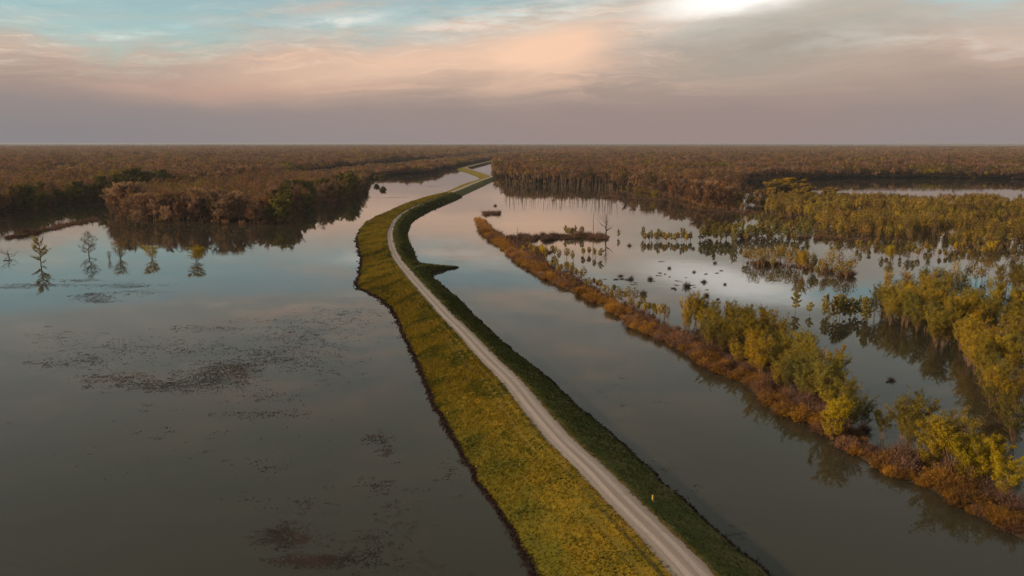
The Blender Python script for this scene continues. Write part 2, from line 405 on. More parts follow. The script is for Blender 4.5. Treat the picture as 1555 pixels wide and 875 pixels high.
c = gg.mix(gg.m('MULTIPLY', gg.rng(gg.noise(p, .25, 4, .65), .52, .68), .4), c, (.27, .22, .20))
surf(gg, out, c, .95, .15, gg.m('ADD', fn, gg.m('MULTIPLY', tr, -.4)), .5, .08)
M_GRAVEL = m

m, gg, out = mat('drift_and_shade'); n = gg.noise(pos(gg), 2.5, 3, .6)
surf(gg, out, gg.mix(gg.rng(n, .35, .65), (.022, .010, .010), (.055, .026, .024)), .95, .1); M_DRIFT_SHADE = m
m, gg, out = mat('scum'); n = gg.noise(pos(gg), .12, 3, .6)
surf(gg, out, gg.mix(gg.rng(n, .35, .65), (.024, .020, .018), (.05, .032, .028)), .95, .1); M_SCUM = m
m, gg, out = mat('forest_floor'); n = gg.noise(pos(gg), .3, 4, .6)
surf(gg, out, gg.mix(gg.rng(n, .35, .65), (.05, .035, .022), (.09, .06, .035)), .95, .1); M_FLOOR = m
m, gg, out = mat('hill_ground'); n = gg.noise(pos(gg), .001, 4, .6)
surf(gg, out, gg.mix(gg.rng(n, .35, .65), (.04, .045, .04), (.07, .06, .05)), .95, .1); M_HILL = m

# ------------------------------------------------------------------ water
R0 = 42000.0
wv_ = [(-R0, -400, 0), (R0, -400, 0), (R0, 36000, 0), (-R0, 36000, 0)]
link('water', mesh_np('water', wv_, [(0, 1, 2), (0, 2, 3)], M_WATER), kind='structure')

# ------------------------------------------------------------------ levee
ZC = 4.2
L_PX = [(905, 1070), (873, 1000), (812, 875), (780, 810), (735, 745), (700, 685), (665, 620), (637, 555), (612, 500), (600, 473), (585, 458), (565, 446),
        (545, 436), (546, 424), (550, 410), (552, 396), (547, 378), (545, 362), (550, 348), (556, 340), (573, 330), (590, 323), (617, 311),
        (650, 300), (680, 290), (700, 281), (714, 276.3), (727, 272), (722, 268), (705, 262), (693, 257.5), (701, 253.8), (715, 250.3), (735, 246.2), (760, 241), (800, 233.4)]
R_PX = [(1400, 1070), (1310, 1000), (1163, 870), (1123, 836), (1082, 801), (1041, 763.5), (997, 722.6), (950, 678.6), (906, 641), (859, 600), (840, 580), (814.5, 561),
        (780, 533.8), (746, 504), (719, 478.8), (694, 453.7), (675, 437.7), (657, 422.8), (653.7, 416), (660, 412.5), (675, 409.8), (694, 407),
        (692, 405.5), (666, 404.3), (639, 402.3), (632, 392), (626, 378), (619.4, 364.5), (618.7, 351), (622.8, 339.5), (634, 328), (657, 314),
        (694, 301.7), (720, 290), (739, 281), (756, 271.5), (748, 268), (720, 258.3), (714, 256), (730, 251), (750, 246.7), (775, 241.2), (800, 235.8)]
C_PX = [(1205, 1050), (1166, 1000), (1054, 873), (1011, 827), (944, 761), (901, 716), (852, 669), (810, 621), (775, 578), (742, 546), (699, 500), (677, 479), (647, 446),
        (630, 427), (615, 409), (603.5, 394.5), (596, 379), (592.4, 364.5), (593, 350), (600, 335), (614.5, 322.5), (638.5, 310.5), (673, 297), (700, 286.5),
        (724, 276.5), (740, 270.8), (746, 268), (735, 264), (720, 259), (708, 255), (714, 252.7), (730, 248.6), (750, 244), (775, 239), (800, 234.4)]
stepf = lambda p: max(1.5, np.hypot(*p) / 180)
LW = smooth_line(world_line(L_PX), stepf); RW = smooth_line(world_line(R_PX), stepf); CW = smooth_line(world_line(C_PX, ZC), stepf)
def ragged(Lp, amp):
    s = np.r_[0, np.cumsum(np.linalg.norm(np.diff(Lp, axis=0), axis=1))]
    t = np.gradient(Lp, axis=0); t /= np.linalg.norm(t, axis=1)[:, None] + 1e-9
    nrm = np.c_[-t[:, 1], t[:, 0]]
    a = (vnoise(s / 5, s * 0, 3) - .5) * 2 * amp + (vnoise(s / 1.7, s * 0, 4) - .5) * amp
    a[0] = a[-1] = 0
    return Lp + nrm * a[:, None]
LW = ragged(LW, .35); RW = ragged(RW, .3)
outline = np.vstack([LW, RW[::-1]])
SPUR = [(*at(622, 407.0, ZC), ZC), (*at(645, 404.6, 2.6), 2.6), (*at(670, 405.0, 1.2), 1.2), (*at(691, 406.2, .15), .15)]
SPL = np.array([s[:2] for s in SPUR])

def levee_z(P):
    dw = dist_line(P, np.vstack([outline, outline[:1]])); dc = dist_line(P, CW)
    z = ZC * dw / (dw + np.maximum(0, dc - 3.3) + 1e-6)
    z = np.where(dc < 3.3, ZC, z)
    # spur ramp
    for a, bb in zip(SPUR[:-1], SPUR[1:]):
        A = np.array(a[:2]); Bq = np.array(bb[:2]); d = Bq - A; t = np.clip(((P - A) @ d) / (d @ d), 0, 1)
        q = np.hypot(*(P - (A + t[:, None] * d)).T); zz = a[2] + t * (bb[2] - a[2])
        z = np.maximum(z, zz * np.where(q < 1.6, 1, dw / (dw + q - 1.6 + 1e-6)))
    return z, dw, dc

# interior points, denser near the camera
cand = []
for d0, d1, sp in ((30, 140, 1.3), (140, 300, 2.2), (300, 700, 4.5), (700, 1500, 11), (1500, 5000, 26)):
    bx = outline[(outline[:, 1] > d0 * .5) & (outline[:, 1] < d1 * 1.1)]
    xs = np.arange(bx[:, 0].min(), bx[:, 0].max(), sp); ys = np.arange(d0, d1, sp)
    X, Y = np.meshgrid(xs, ys); P = np.c_[X.ravel(), Y.ravel()] + rng.uniform(-.35, .35, (X.size, 2)) * sp
    r_ = P[:, 1]; P = P[(r_ >= d0) & (r_ < d1)]
    P = P[inside(P, outline)]
    dw = dist_line(P, np.vstack([outline, outline[:1]])); dc = dist_line(P, CW)
    cand.append(P[(dw > sp * .45) & (np.abs(dc - 3.3) > sp * .3)])
inner = np.vstack(cand)
tang = np.gradient(CW, axis=0); tang /= np.linalg.norm(tang, axis=1)[:, None]
NRM = np.c_[-tang[:, 1], tang[:, 0]]
e1 = CW + NRM * 3.3; e2 = CW - NRM * 3.3
e1 = e1[inside(e1, outline)]; e2 = e2[inside(e2, outline)]
allp = np.vstack([outline, e1, e2, SPL[1:-1], inner])
no = len(outline); edges = [(i, (i + 1) % no) for i in range(no)]
res = delaunay_2d_cdt([Vector(p) for p in allp], edges, [list(range(no))], 1, 1e-4)
Pv = np.array([tuple(v) for v in res[0]]); Ft = np.array([f for f in res[2] if len(f) == 3])
zv, dwv, dcv = levee_z(Pv)
zv = np.where(dwv < 1e-3, -0.06, zv + (vnoise(Pv[:, 0] / 3, Pv[:, 1] / 3) - .5) * .16 * np.clip(dwv / 3, 0, 1) * np.clip((dcv - 3) / 2, 0, 1))
# orient up
A, Bq, Cq = Pv[Ft[:, 0]], Pv[Ft[:, 1]], Pv[Ft[:, 2]]
cr = (Bq[:, 0] - A[:, 0]) * (Cq[:, 1] - A[:, 1]) - (Bq[:, 1] - A[:, 1]) * (Cq[:, 0] - A[:, 0])
Ft[cr < 0] = Ft[cr < 0][:, ::-1]
# side of centreline: + left
def side_s(P):
    best = np.full(len(P), 1e18); sd = np.zeros(len(P)); al = np.zeros(len(P)); acc = 0
    for a, b2 in zip(CW[:-1], CW[1:]):
        d = b2 - a; l = np.hypot(*d); t = np.clip(((P - a) @ d) / (l * l), 0, 1); q = P - (a + t[:, None] * d)
        dd = (q ** 2).sum(1); k = dd < best; best = np.where(k, dd, best)
        sd = np.where(k, np.sign(d[0] * q[:, 1] - d[1] * q[:, 0]), sd); al = np.where(k, acc + t * l, al); acc += l
    return sd, al, np.sqrt(best)
sdv, alv, dd_ = side_s(Pv)
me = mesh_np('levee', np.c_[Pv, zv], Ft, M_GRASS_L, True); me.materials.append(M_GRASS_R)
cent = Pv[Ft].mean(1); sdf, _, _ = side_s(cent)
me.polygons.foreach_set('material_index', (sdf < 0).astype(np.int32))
uvl = me.uv_layers.new(name='UVMap'); li = np.empty(len(me.loops), np.int32); me.loops.foreach_get('vertex_index', li)
uvl.data.foreach_set('uv', np.c_[dd_[li], alv[li]].astype(np.float32).ravel())
link('levee', me, kind='structure')
_i = np.argmin(np.abs(CW[:, 1] - 110)); _p = CW[_i:_i + 1]
print('near levee: left bank', dist_line(_p, LW), 'right bank', dist_line(_p, RW), 'at', _p)

# gravel road on the crown
def ribbon(name, line, hw, z, prof, material, ragg=.12, parent=None):
    L_ = np.asarray(line); t = np.gradient(L_[:, :2], axis=0); t /= np.linalg.norm(t, axis=1)[:, None]
    N_ = np.c_[-t[:, 1], t[:, 0]]; s = np.r_[0, np.cumsum(np.linalg.norm(np.diff(L_[:, :2], axis=0), axis=1))]
    us = np.array([-1, -.75, -.5, -.25, 0, .25, .5, .75, 1]); V = []; UV = []
    for i in range(len(L_)):
        zz = z if np.isscalar(z) else z[i]
        for u in us:
            w = hw[i] if not np.isscalar(hw) else hw
            if abs(u) == 1: w = w + (vnoise(np.array([s[i] / 1.3]), np.array([u * 7.]), 9)[0] - .5) * ragg * 4 + (vnoise(np.array([s[i] / 9.]), np.array([u * 3.]), 19)[0] - .5) * ragg * 3
            V.append((L_[i, 0] + N_[i, 0] * u * w, L_[i, 1] + N_[i, 1] * u * w, zz + .03 + prof * (1 - abs(u)) ** .8)); UV.append((u * w, s[i]))
    k = len(us); Fq = []
    for i in range(len(L_) - 1):
        for j in range(k - 1):
            a = i * k + j; Fq += [(a, a + 1, a + k + 1), (a, a + k + 1, a + k)]
    V = np.array(V); Fq = np.array(Fq)
    # orient up
    A, Bb, Cc = V[Fq[:, 0]], V[Fq[:, 1]], V[Fq[:, 2]]
    cr = (Bb[:, 0] - A[:, 0]) * (Cc[:, 1] - A[:, 1]) - (Bb[:, 1] - A[:, 1]) * (Cc[:, 0] - A[:, 0]); Fq[cr < 0] = Fq[cr < 0][:, ::-1]
    me = mesh_np(name, V, Fq, material, True); uvl = me.uv_layers.new(name='UVMap')
    li = np.empty(len(me.loops), np.int32); me.loops.foreach_get('vertex_index', li)
    uvl.data.foreach_set('uv', np.array(UV)[li].astype(np.float32).ravel())
    return link(name, me, kind='structure')
ribbon('road', CW, 2.6, ZC, .10, M_GRAVEL)
sp3 = smooth_line([s[:2] for s in SPUR], lambda p: 2.0); ts = np.linspace(0, 1, len(sp3))
spz = np.interp(dist_line(sp3, [SPL[0], SPL[0] + 1e-3]), [np.hypot(*(q - SPL[0])) for q in SPL], [s[2] for s in SPUR])
k0 = dist_line(sp3, CW) > 2.3
ribbon('path', np.c_[sp3[k0], spz[k0]], .8, spz[k0], .05, M_GRAVEL, .1)

# ------------------------------------------------------------------ grass standing on the banks
def tufts(name, side, n, label):
    # sample points on the bank, fewer per metre farther off
    i = rng.integers(0, len(CW) - 1, n * 3)
    w = np.interp(np.hypot(*CW[i].T), [60, 700, 5000], [1, .9, .3]); i = i[rng.random(len(i)) < w]
    base = CW[i] + (CW[i + 1] - CW[i]) * rng.random((len(i), 1))
    P = base + NRM[i] * (side * rng.uniform(2.45, 42, len(i)))[:, None]
    P = P[inside(P, outline)]; z, dw, dc = levee_z(P); sd, _, _ = side_s(P)
    ok = (sd * side > 0) & (dc > 2.5) & (dw > .2) & ((side < 0) | ((np.abs(dc - 4.0) > .3 * (vnoise(P[:, 0] / 9, P[:, 1] / 9, 41) > .3)) & (np.abs(dc - 5.8) > .3 * (vnoise(P[:, 0] / 9, P[:, 1] / 9, 43) > .3)))) & (P[:, 1] < 900); P = P[ok]; z = z[ok]
    P = P[:n]; z = z[:n]; d = np.hypot(P[:, 0], P[:, 1]); k = 4
    sz = np.clip(d / 1100, .065, .7) * rng.uniform(.6, 1.5, len(P))
    c = np.repeat(np.c_[P, z + sz * .45], k, 0); szz = np.repeat(sz, k); c[:, :2] += rng.normal(0, 1, (len(c), 2)) * szz[:, None]
    nr = unit(len(c), rng) * .6; nr[:, 2] = np.abs(nr[:, 2]) + .3
    al = unit(len(c), rng) * .5; al[:, 2] += 1
    v, f = leaves(c, nr, szz, rng, 1.5, al)
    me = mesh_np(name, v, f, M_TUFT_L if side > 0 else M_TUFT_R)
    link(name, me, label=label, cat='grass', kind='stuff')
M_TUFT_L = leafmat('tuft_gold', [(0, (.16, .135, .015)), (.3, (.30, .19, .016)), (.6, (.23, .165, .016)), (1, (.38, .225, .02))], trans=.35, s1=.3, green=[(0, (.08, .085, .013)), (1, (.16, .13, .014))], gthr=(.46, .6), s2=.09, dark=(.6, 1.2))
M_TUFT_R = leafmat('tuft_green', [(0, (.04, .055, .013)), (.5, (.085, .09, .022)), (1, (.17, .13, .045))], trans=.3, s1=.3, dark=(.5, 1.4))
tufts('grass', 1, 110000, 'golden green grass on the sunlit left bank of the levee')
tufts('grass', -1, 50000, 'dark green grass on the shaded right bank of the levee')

# driftwood on the left waterline; the right strip stands in for shade
def drift_and_shade(name, line, n, wdt, label, dens):
    s = np.r_[0, np.cumsum(np.linalg.norm(np.diff(line, axis=0), axis=1))]
    u = rng.random(n * 2) ** 1.5 * s[-1]; u = u[:n]
    x = np.interp(u, s, line[:, 0]); y = np.interp(u, s, line[:, 1])
    sz = np.clip(np.hypot(x, y) / 800, .14, .7)
    off = rng.normal(0, 1, (n, 2)) * wdt * (.35 + .65 * vnoise(u / 4, u * 0, 6)[:, None]) * np.clip(sz / .25, 1, 1.6)[:, None]
    c = np.c_[x + off[:, 0] - .25 * wdt, y + off[:, 1], np.full(n, .10)]; c[:, 2] += rng.uniform(-.06, .12, n)
    k = 3; c = np.repeat(c, k, 0) + rng.normal(0, .12, (n * k, 3)) * np.array([1, 1, .3])
    nr = unit(len(c), rng) * .5; nr[:, 2] = 1
    v, f = leaves(c, nr, np.repeat(sz, k), rng, 1.3)
    link(name, mesh_np(name, v, f, M_DRIFT_SHADE), label=label, cat='debris', kind='stuff')
kL = LW[(LW[:, 1] < 560)]
drift_and_shade('drift_and_shade_line', kL, 9000, .62, 'dark reddish line of driftwood and scum along the left waterline of the levee', 1)
kR = RW[(RW[:, 1] < 400)]
drift_and_shade('drift_and_shade_line', kR, 2600, .28, 'thin dark strip standing in for shade along the right waterline of the levee', 1)  # dark clumps imitate the narrow shadow band at the water's edge

# ------------------------------------------------------------------ floating scum
def float_mat():
    return M_DRIFT_SHADE
blobs = [(80, 553, 36, 6, 130), (130, 548, 50, 9, 150), (180, 577, 60, 12, 600), (250, 586, 66, 10, 800), (330, 572, 55, 18, 1400), (352, 560, 44, 12, 700), (400, 545, 64, 15, 900), (300, 530, 90, 14, 450), (470, 530, 80, 26, 420), (150, 540, 110, 26, 380), (520, 490, 70, 14, 260),
         (450, 510, 75, 13, 520), (530, 476, 60, 7, 220), (330, 499, 90, 4, 260), (430, 488, 80, 4, 160), (90, 512, 30, 12, 90), (200, 528, 80, 12, 200), (410, 603, 50, 10, 130), (430, 628, 46, 8, 120),
         (500, 560, 60, 20, 160), (60, 433, 60, 2.2, 420), (20, 437, 40, 1.6, 200), (120, 426, 30, 2.0, 200), (140, 449, 26, 5, 420), (185, 434, 55, 4, 420), (150, 457, 30, 4, 260), (205, 444, 40, 5, 200),
         (370, 632, 40, 6, 80), (575, 666, 18, 10, 190), (586, 685, 12, 7, 110), (400, 705, 50, 15, 50), (575, 735, 26, 8, 90), (450, 765, 60, 15, 60), (430, 815, 40, 18, 800), (480, 853, 60, 9, 900), (560, 835, 60, 30, 320),
         (610, 790, 60, 40, 150), (680, 712, 14, 22, 60), (560, 850, 90, 14, 120), (640, 860, 60, 12, 60), (300, 650, 300, 60, 130), (300, 760, 320, 90, 90),
         (980, 710, 50, 16, 40), (1040, 760, 50, 16, 50), (1110, 810, 40, 16, 50), (600, 300, 38, 1.0, 240), (657, 283, 14, .9, 110), (930, 600, 80, 30, 30)]
V = []; Fc = []; nv = 0
for cx, cy, rx, ry, n in blobs:
    for q in range(n):
      if q % 9 == 0:
        mx_, my_ = cx + np.clip(rng.normal(0, .55), -1.3, 1.3) * rx, cy + np.clip(rng.normal(0, .55), -1.3, 1.3) * ry; ml = rng.uniform(2, 9) * min(1, rx / 40)
      if q % 9 > 2:
        px = mx_ + rng.normal(0, 1) * ml; py = my_ + rng.normal(0, 1) * max(.25, ml * .16 * min(1, ry / 8)) + (px - mx_) * rng.choice([-.08, 0, .05])
      else:
        px = cx + np.clip(rng.normal(0, .55), -1.3, 1.3) * rx; py = cy + np.clip(rng.normal(0, .55), -1.3, 1.3) * ry
      if 1:
        if 600 < cx < 700 and cy < 310: py += -(px - cx) * (.16 if cx == 600 else 0)
        x, y = at(px, py); d = math.hypot(x, y)
        # clumps of flecks
        for kk in range(rng.integers(1, 4)):
            s = rng.uniform(.10, .34) * (d / 170) ** .55; a = rng.uniform(0, 6.28); el_ = rng.uniform(.4, .9)
            ox, oy = x + rng.normal(0, .35) * (d / 170), y + rng.normal(0, .35) * (d / 170)
            k = 6; ring = []
            for j in range(k):
                t = 2 * math.pi * j / k; rr = s * rng.uniform(.6, 1.3); u_, v_ = rr * math.cos(t), rr * el_ * math.sin(t)
                ring.append((ox + u_ * math.cos(a) - v_ * math.sin(a), oy + u_ * math.sin(a) + v_ * math.cos(a), -.01))
            ring.append((ox, oy, .04)); V += ring; Fc += [(nv + j, nv + (j + 1) % k, nv + k) for j in range(k)]; nv += k + 1
Vn = np.array(V); keep = ~inside(Vn[:, :2], outline)
Fc = np.array(Fc); Fc = Fc[keep[Fc].all(1)]
link('floating_scum', mesh_np('floating_scum', Vn, Fc, M_SCUM), label='dark brown scum and plant litter floating in patches on the flood water', cat='debris', kind='stuff')

# ------------------------------------------------------------------ plant models
def willow_model(seed, H=9.0, material=M_WILLOW, spread=1.0, nleaf=4600, low=.44, bark=M_RBARK, lsize=.10):
    """several branching reddish stems sharing one airy rounded crown"""
    r = np.random.default_rng(seed); T = MB(); S = []; k_ = H / 9; Rc = 2.7 * spread * k_
    def edge(z, a): # half width of the crown at height z in direction a
        u = np.clip((z / H - low) / (1.02 - low), 0.02, .98)
        return Rc * (np.sin(math.pi * (.1 + .82 * u) ** .85) ** .6) * (1 + .22 * math.sin(2 * a + ph[0]) + .16 * math.sin(3 * a + ph[1] + z))
    ph = r.uniform(0, 6, 2); ns = r.integers(3, 7)
    for s in range(ns):
        a = 6.28 * s / ns + r.normal(0, .4); out = r.uniform(.15, .62) * Rc; hh = H * r.uniform(.74, .98) * (1 - .12 * out / Rc); n = 7; pts = []
        for i in range(n + 1):
            t = i / n; o = .12 + out * t ** 1.25
            pts.append(np.array([math.cos(a) * o + r.normal(0, .06), math.sin(a) * o + r.normal(0, .06), -.6 + (hh + .6) * t]))
        T.tube(pts, np.linspace(.075, .012, n + 1) * k_, 4)
        for b_ in range(15):
            t = max(.12, low - .16) + (.97 - low + .1) * ((b_ + r.random()) / 15); t = min(t, .97); q = t * n; i0 = min(int(q), n - 1); p0 = pts[i0] + (pts[i0 + 1] - pts[i0]) * (q - i0)
            a2 = a + r.normal(0, 1.5); L = max(.35, min(edge(p0[2] + .5, a2) - .3 * np.hypot(p0[0], p0[1]), H * .21)) * r.uniform(.55, 1.1)
            e = p0 + np.array([math.cos(a2) * L, math.sin(a2) * L, L * r.uniform(.5, 1.3)]); e[2] = min(e[2], H)
            m1 = (p0 + e) / 2 + r.normal(0, .05, 3); T.tube([p0, m1, e], [.03, .02, .008], 3)
            S += [(m1, e, 1.0), (p0, m1, .45)]
            for q_ in range(3):
                f0 = p0 + (e - p0) * r.uniform(.35, 1); L2 = L * r.uniform(.3, .6); a3 = a2 + r.normal(0, 1.1)
                e2 = f0 + np.array([math.cos(a3) * L2, math.sin(a3) * L2, L2 * r.uniform(.3, 1.5)]); e2[2] = min(e2[2], H * 1.02); T.tube([f0, e2], [.014, .006], 3); S.append((f0, e2, 1.5))
        for b_ in range(12):
            t = r.uniform(.05, .6); q = t * n; i0 = int(q); p0 = pts[i0] + (pts[i0 + 1] - pts[i0]) * (q - i0); a2 = r.uniform(0, 6.28); L = H * r.uniform(.07, .2)
            T.tube([p0, p0 + np.array([math.cos(a2) * L * .5, math.sin(a2) * L * .5, L])], [.013, .006], 3)
    A_ = np.array([q[0] for q in S]); B_ = np.array([q[1] for q in S]); w = np.array([q[2] for q in S]) * (np.linalg.norm(B_ - A_, axis=1) + .2) * (.35 + .9 * B_[:, 2] / H)
    i = r.choice(len(S), nleaf, p=w / w.sum()); c = A_[i] + (B_[i] - A_[i]) * r.random((nleaf, 1)) + r.normal(0, .17, (nleaf, 3)) * k_
    cc = np.array([0, 0, H * .5]); o = c - cc; o /= np.linalg.norm(o, axis=1)[:, None] + 1e-6
    al = unit(nleaf, r) * .7; al[:, 2] += .7
    v, f = leaves(c, o * .9, lsize * k_, r, 1.5, al)
    return T.mesh('trunk', bark), mesh_np('crown', v, f, material)

def bare_model(seed, H=22.0, material=M_WOOD, nleaf=3200, R=4.5, low=.3, lsize=.42, bark=M_BARK, thick=.3, wid=.16, top=.62, cone=0.0, rise=.9):
    """leafless hardwood: a leader with rising limbs that carry a haze of twigs over an oval or conical crown"""
    r = np.random.default_rng(seed); T = MB(); S = []
    n = 9; pts = [np.array([0, 0, -1.0])]; dx = r.normal(0, .02, 2)
    for i in range(n): pts.append(np.array([dx[0] * (i + 1) * H / n + r.normal(0, .02) * H, dx[1] * (i + 1) * H / n + r.normal(0, .012) * H, H * .96 * (i + 1) / n]))
    T.tube(pts, np.linspace(thick, thick * .12, n + 1), 6)
    def on(t): k = t * n; i0 = min(int(k), n - 1); return pts[i0] + (pts[i0 + 1] - pts[i0]) * (k - i0)
    for b_ in range(int(26 if nleaf > 100 else 16)):
        t = low + (.98 - low) * (b_ + r.random()) / (26 if nleaf > 100 else 16); u = (t - low) / (1 - low)
        prof = r.uniform(.6, 1.1) * (1 - cone) * math.sin(math.pi * min(1, .22 + .78 * u)) ** .6 + cone * (1 - u) ** .8
        L = max(.6, R * prof * r.uniform(.75, 1.15)); a = r.uniform(0, 6.28); ris = rise * (.5 + .9 * u) * r.uniform(.5, 1.5) * (1 - .4 * cone)
        p0 = on(t * .93); e = p0 + np.array([math.cos(a) * L, math.sin(a) * L, L * ris]); e[2] = min(e[2], H)
        m1 = p0 + (e - p0) * .5 + np.array([math.cos(a), math.sin(a), -.4]) * L * .08 + r.normal(0, .04, 3) * L
        rad = thick * .38 * (1.15 - u); T.tube([p0, m1, e], [rad, rad * .6, rad * .2], 4); S.append((p0, m1)); S.append((m1, e)); S.append((m1, e))
        for k_ in range(5):
            q = (m1 + (e - m1) * r.uniform(-.6, 1)) if k_ else e; a2 = a + r.normal(0, 1.0); L2 = L * r.uniform(.25, .5)
            e2 = q + np.array([math.cos(a2) * L2, math.sin(a2) * L2, L2 * r.uniform(.3, 1.2)]); e2[2] = min(e2[2], H * 1.02)
            T.tube([q, e2], [rad * .35, rad * .08], 3); S += [(q, e2)] * 3
    A_ = np.array([q[0] for q in S]); B_ = np.array([q[1] for q in S]); ln = np.linalg.norm(B_ - A_, axis=1)
    i = r.choice(len(S), nleaf, p=ln / ln.sum()); t = r.random((nleaf, 1)); c = A_[i] + (B_[i] - A_[i]) * t + unit(nleaf, r) * r.random((nleaf, 1)) * R * .16
    al = (B_[i] - A_[i]) / ln[i][:, None] + unit(nleaf, r) * .6 + np.array([0, 0, .3]); ax = c * np.array([1, 1, 0]); ax /= np.linalg.norm(ax, axis=1)[:, None] + 1e-6
    v, f = leaves(c, ax + np.array([0, 0, .5]), lsize, r, 1.0, al)
    v = v.reshape(-1, 3, 3); mid = (v[:, 1] + v[:, 2]) / 2; k = min(1.0, wid / .32)
    v[:, 1] = mid + (v[:, 1] - mid) * k; v[:, 2] = mid + (v[:, 2] - mid) * k; v[:, 0] += (v[:, 0] - mid) * .6
    return T.mesh('trunk', bark), mesh_np('crown', v.reshape(-1, 3), f, material)

def shrub_mesh(seed, R=1.7, Hh=2.4, material=M_BRUSH, n=700):
    r = np.random.default_rng(seed); a = r.uniform(0, 6.28, n); q = r.random(n) ** .6
    tilt = q * 1.05; d = np.c_[np.cos(a) * np.sin(tilt), np.sin(a) * np.sin(tilt), np.cos(tilt)]
    L = Hh * r.uniform(.55, 1.05, n) * (1 - .18 * q)
    root = np.c_[np.cos(a), np.sin(a), a * 0] * (R * .35 * q * r.random(n))[:, None]; root[:, 2] = -.25
    bend = r.normal(0, .14, (n, 3)); V = []; F_ = []
    mid = root + d * L[:, None] * .55; end = root + (d + bend) * L[:, None]; end[:, 2] += L * .06
    w = np.cross(d, unit(n, r)); w /= np.linalg.norm(w, axis=1)[:, None]; w *= .028
    V = np.stack([root - w, root + w, mid + w, mid - w, end], 1).reshape(-1, 3)
    b = np.arange(n)[:, None] * 5; F_ = np.concatenate([b + [0, 1, 2], b + [0, 2, 3], b + [3, 2, 4]])
    m_ = int(n * 1.6); i = r.integers(0, n, m_); t = r.uniform(.5, 1.05, m_)[:, None]
    c = root[i] + (end - root)[i] * t + r.normal(0, .07, (m_, 3)); al = d[i] + r.normal(0, .4, (m_, 3))
    v2, f2 = leaves(c, d[i] * .4, .085, r, 2.0, al)
    return mesh_np('shrub', np.vstack([V, v2]), np.vstack([F_, f2 + len(V)]), material)

WIL = [willow_model(100 + i, spread=[1, 1.25, .85, 1.1, .7, 1.3, 1.0, .9][i]) for i in range(8)]
PAL = [bare_model(270 + i, H=9, R=[1.9, 1.5, 2.2, 1.7][i], material=M_PALE, nleaf=2000, lsize=.26, wid=.2, low=[.12, .2, .25, .08][i], thick=.09, bark=M_RBARK) for i in range(4)]
BAR = [bare_model(200 + i, R=[4.5, 5, 4, 5.5, 4.8, 4.2][i], lsize=.5, low=[.3, .35, .28, .4, .32, .3][i]) for i in range(6)]
TAN = [bare_model(260 + i, R=[5, 4.2, 5.5][i], material=M_TAN, lsize=.45, nleaf=3400, low=[.35, .28, .4][i]) for i in range(3)]
GRN = [bare_model(230 + i, H=18, R=[5, 6, 5.5][i], material=M_DARKG, nleaf=3600, lsize=.55, wid=.3, low=.12) for i in range(3)]
OLV = [bare_model(240 + i, H=18, R=5.5, material=M_SWAMP if i else M_WILLOW, nleaf=6000, lsize=.5, wid=.3, low=.1, rise=.5) for i in range(3)]
YEL = [willow_model(160 + i, H=9, material=M_YELLOW, nleaf=6500, spread=[1.15, 1.0][i], low=.25) for i in range(2)]
SWP = [willow_model(170 + i, H=9, material=M_SWAMP, nleaf=3000, spread=[1, 1.3, .9, 1.2][i], low=.2, lsize=.14) for i in range(4)]
SWP += [bare_model(280 + i, H=9, R=[2.0, 2.5, 1.7][i], material=M_SWAMP, nleaf=2600, lsize=.3, wid=.22, low=[.15, .25, .2][i], thick=.1, bark=M_RBARK) for i in range(3)]
SHR = [shrub_mesh(300 + i, R=[1.7, 2, 1.5, 1.8, 1.6][i], Hh=[2.4, 2.2, 2.7, 2.0, 3.0][i]) for i in range(5)]
PNK = [shrub_mesh(340 + i, R=1.8, Hh=[2.8, 3.3][i], material=M_PINK, n=420) for i in range(2)]
DSH = [shrub_mesh(320 + i, R=1.8, Hh=[1.7, 2.3][i], material=M_DRY, n=150) for i in range(2)]

def plant_tree(name, models, x, y, sc_, label, group=None, z=0.0, cat='tree', rz=None, sz=None, tilt=0.0):
    e = bpy.data.objects.new(name, None); COL.objects.link(e); e.empty_display_size = .5
    e.location = (x, y, z); e.rotation_euler = (tilt, 0, random.uniform(0, 6.28) if rz is None else rz)
    e.scale = (sc_, sc_, sc_ if sz is None else sz)
    e['label'] = label; e['category'] = cat
    if group: e['group'] = group
    t, c = models
    link('trunk', t, e); link('crown', c, e); return e

# ------------------------------------------------------------------ woodland outlines (waterline, photo pixels -> ground)
A_EDGE = [(-420, 372), (-200, 350), (0, 329), (100, 311), (200, 303), (300, 290), (460, 265), (560, 254), (660, 243.5), (760, 233), (850, 226)]
A_POLY = world_line(A_EDGE) + [at(905, 219.0), (-16000, 33000), (-44000, 33000), (-44000, 4000)]
B_FRONT = [(166, 318), (163, 330), (180, 335), (234, 339), (334, 341), (385, 342), (435, 340), (462, 323), (482, 312), (515, 308), (545, 297), (556, 286), (557, 277), (560, 270), (600, 266.5), (640, 265.5), (664, 262), (672, 257), (690, 255.5), (700, 251.5), (735, 244.5), (790, 234.5), (850, 227.5)]
B_BACK = [(850, 226.8), (760, 236), (660, 248.3), (560, 259), (460, 271), (320, 293), (250, 302), (185, 312)]
B_POLY = world_line(B_FRONT + B_BACK)
C_FRONT = [(885, 221), (850, 227), (800, 238), (765, 244.5), (751, 250), (749, 257), (752, 266), (764, 273), (778, 278), (800, 280), (860, 281), (916, 283), (965, 291), (1000, 297), (1045, 308), (1075, 319), (1116, 320), (1124, 300), (1132, 276), (1300, 272), (1400, 271.5), (1480, 272), (1560, 274), (1700, 277), (1950, 281)]
C_POLY = world_line(C_FRONT) + [(11500, 11500), (9000, 13000), at(1300, 222.6), at(960, 219.8)]
W1_POLY = world_line([(1120, 320), (1150, 303), (1200, 303), (1250, 304), (1310, 310), (1400, 311), (1480, 309), (1600, 313), (1780, 322), (1780, 400), (1555, 378), (1460, 376), (1407, 372), (1328, 365), (1264, 361), (1240, 345), (1246, 336), (1160, 326)])
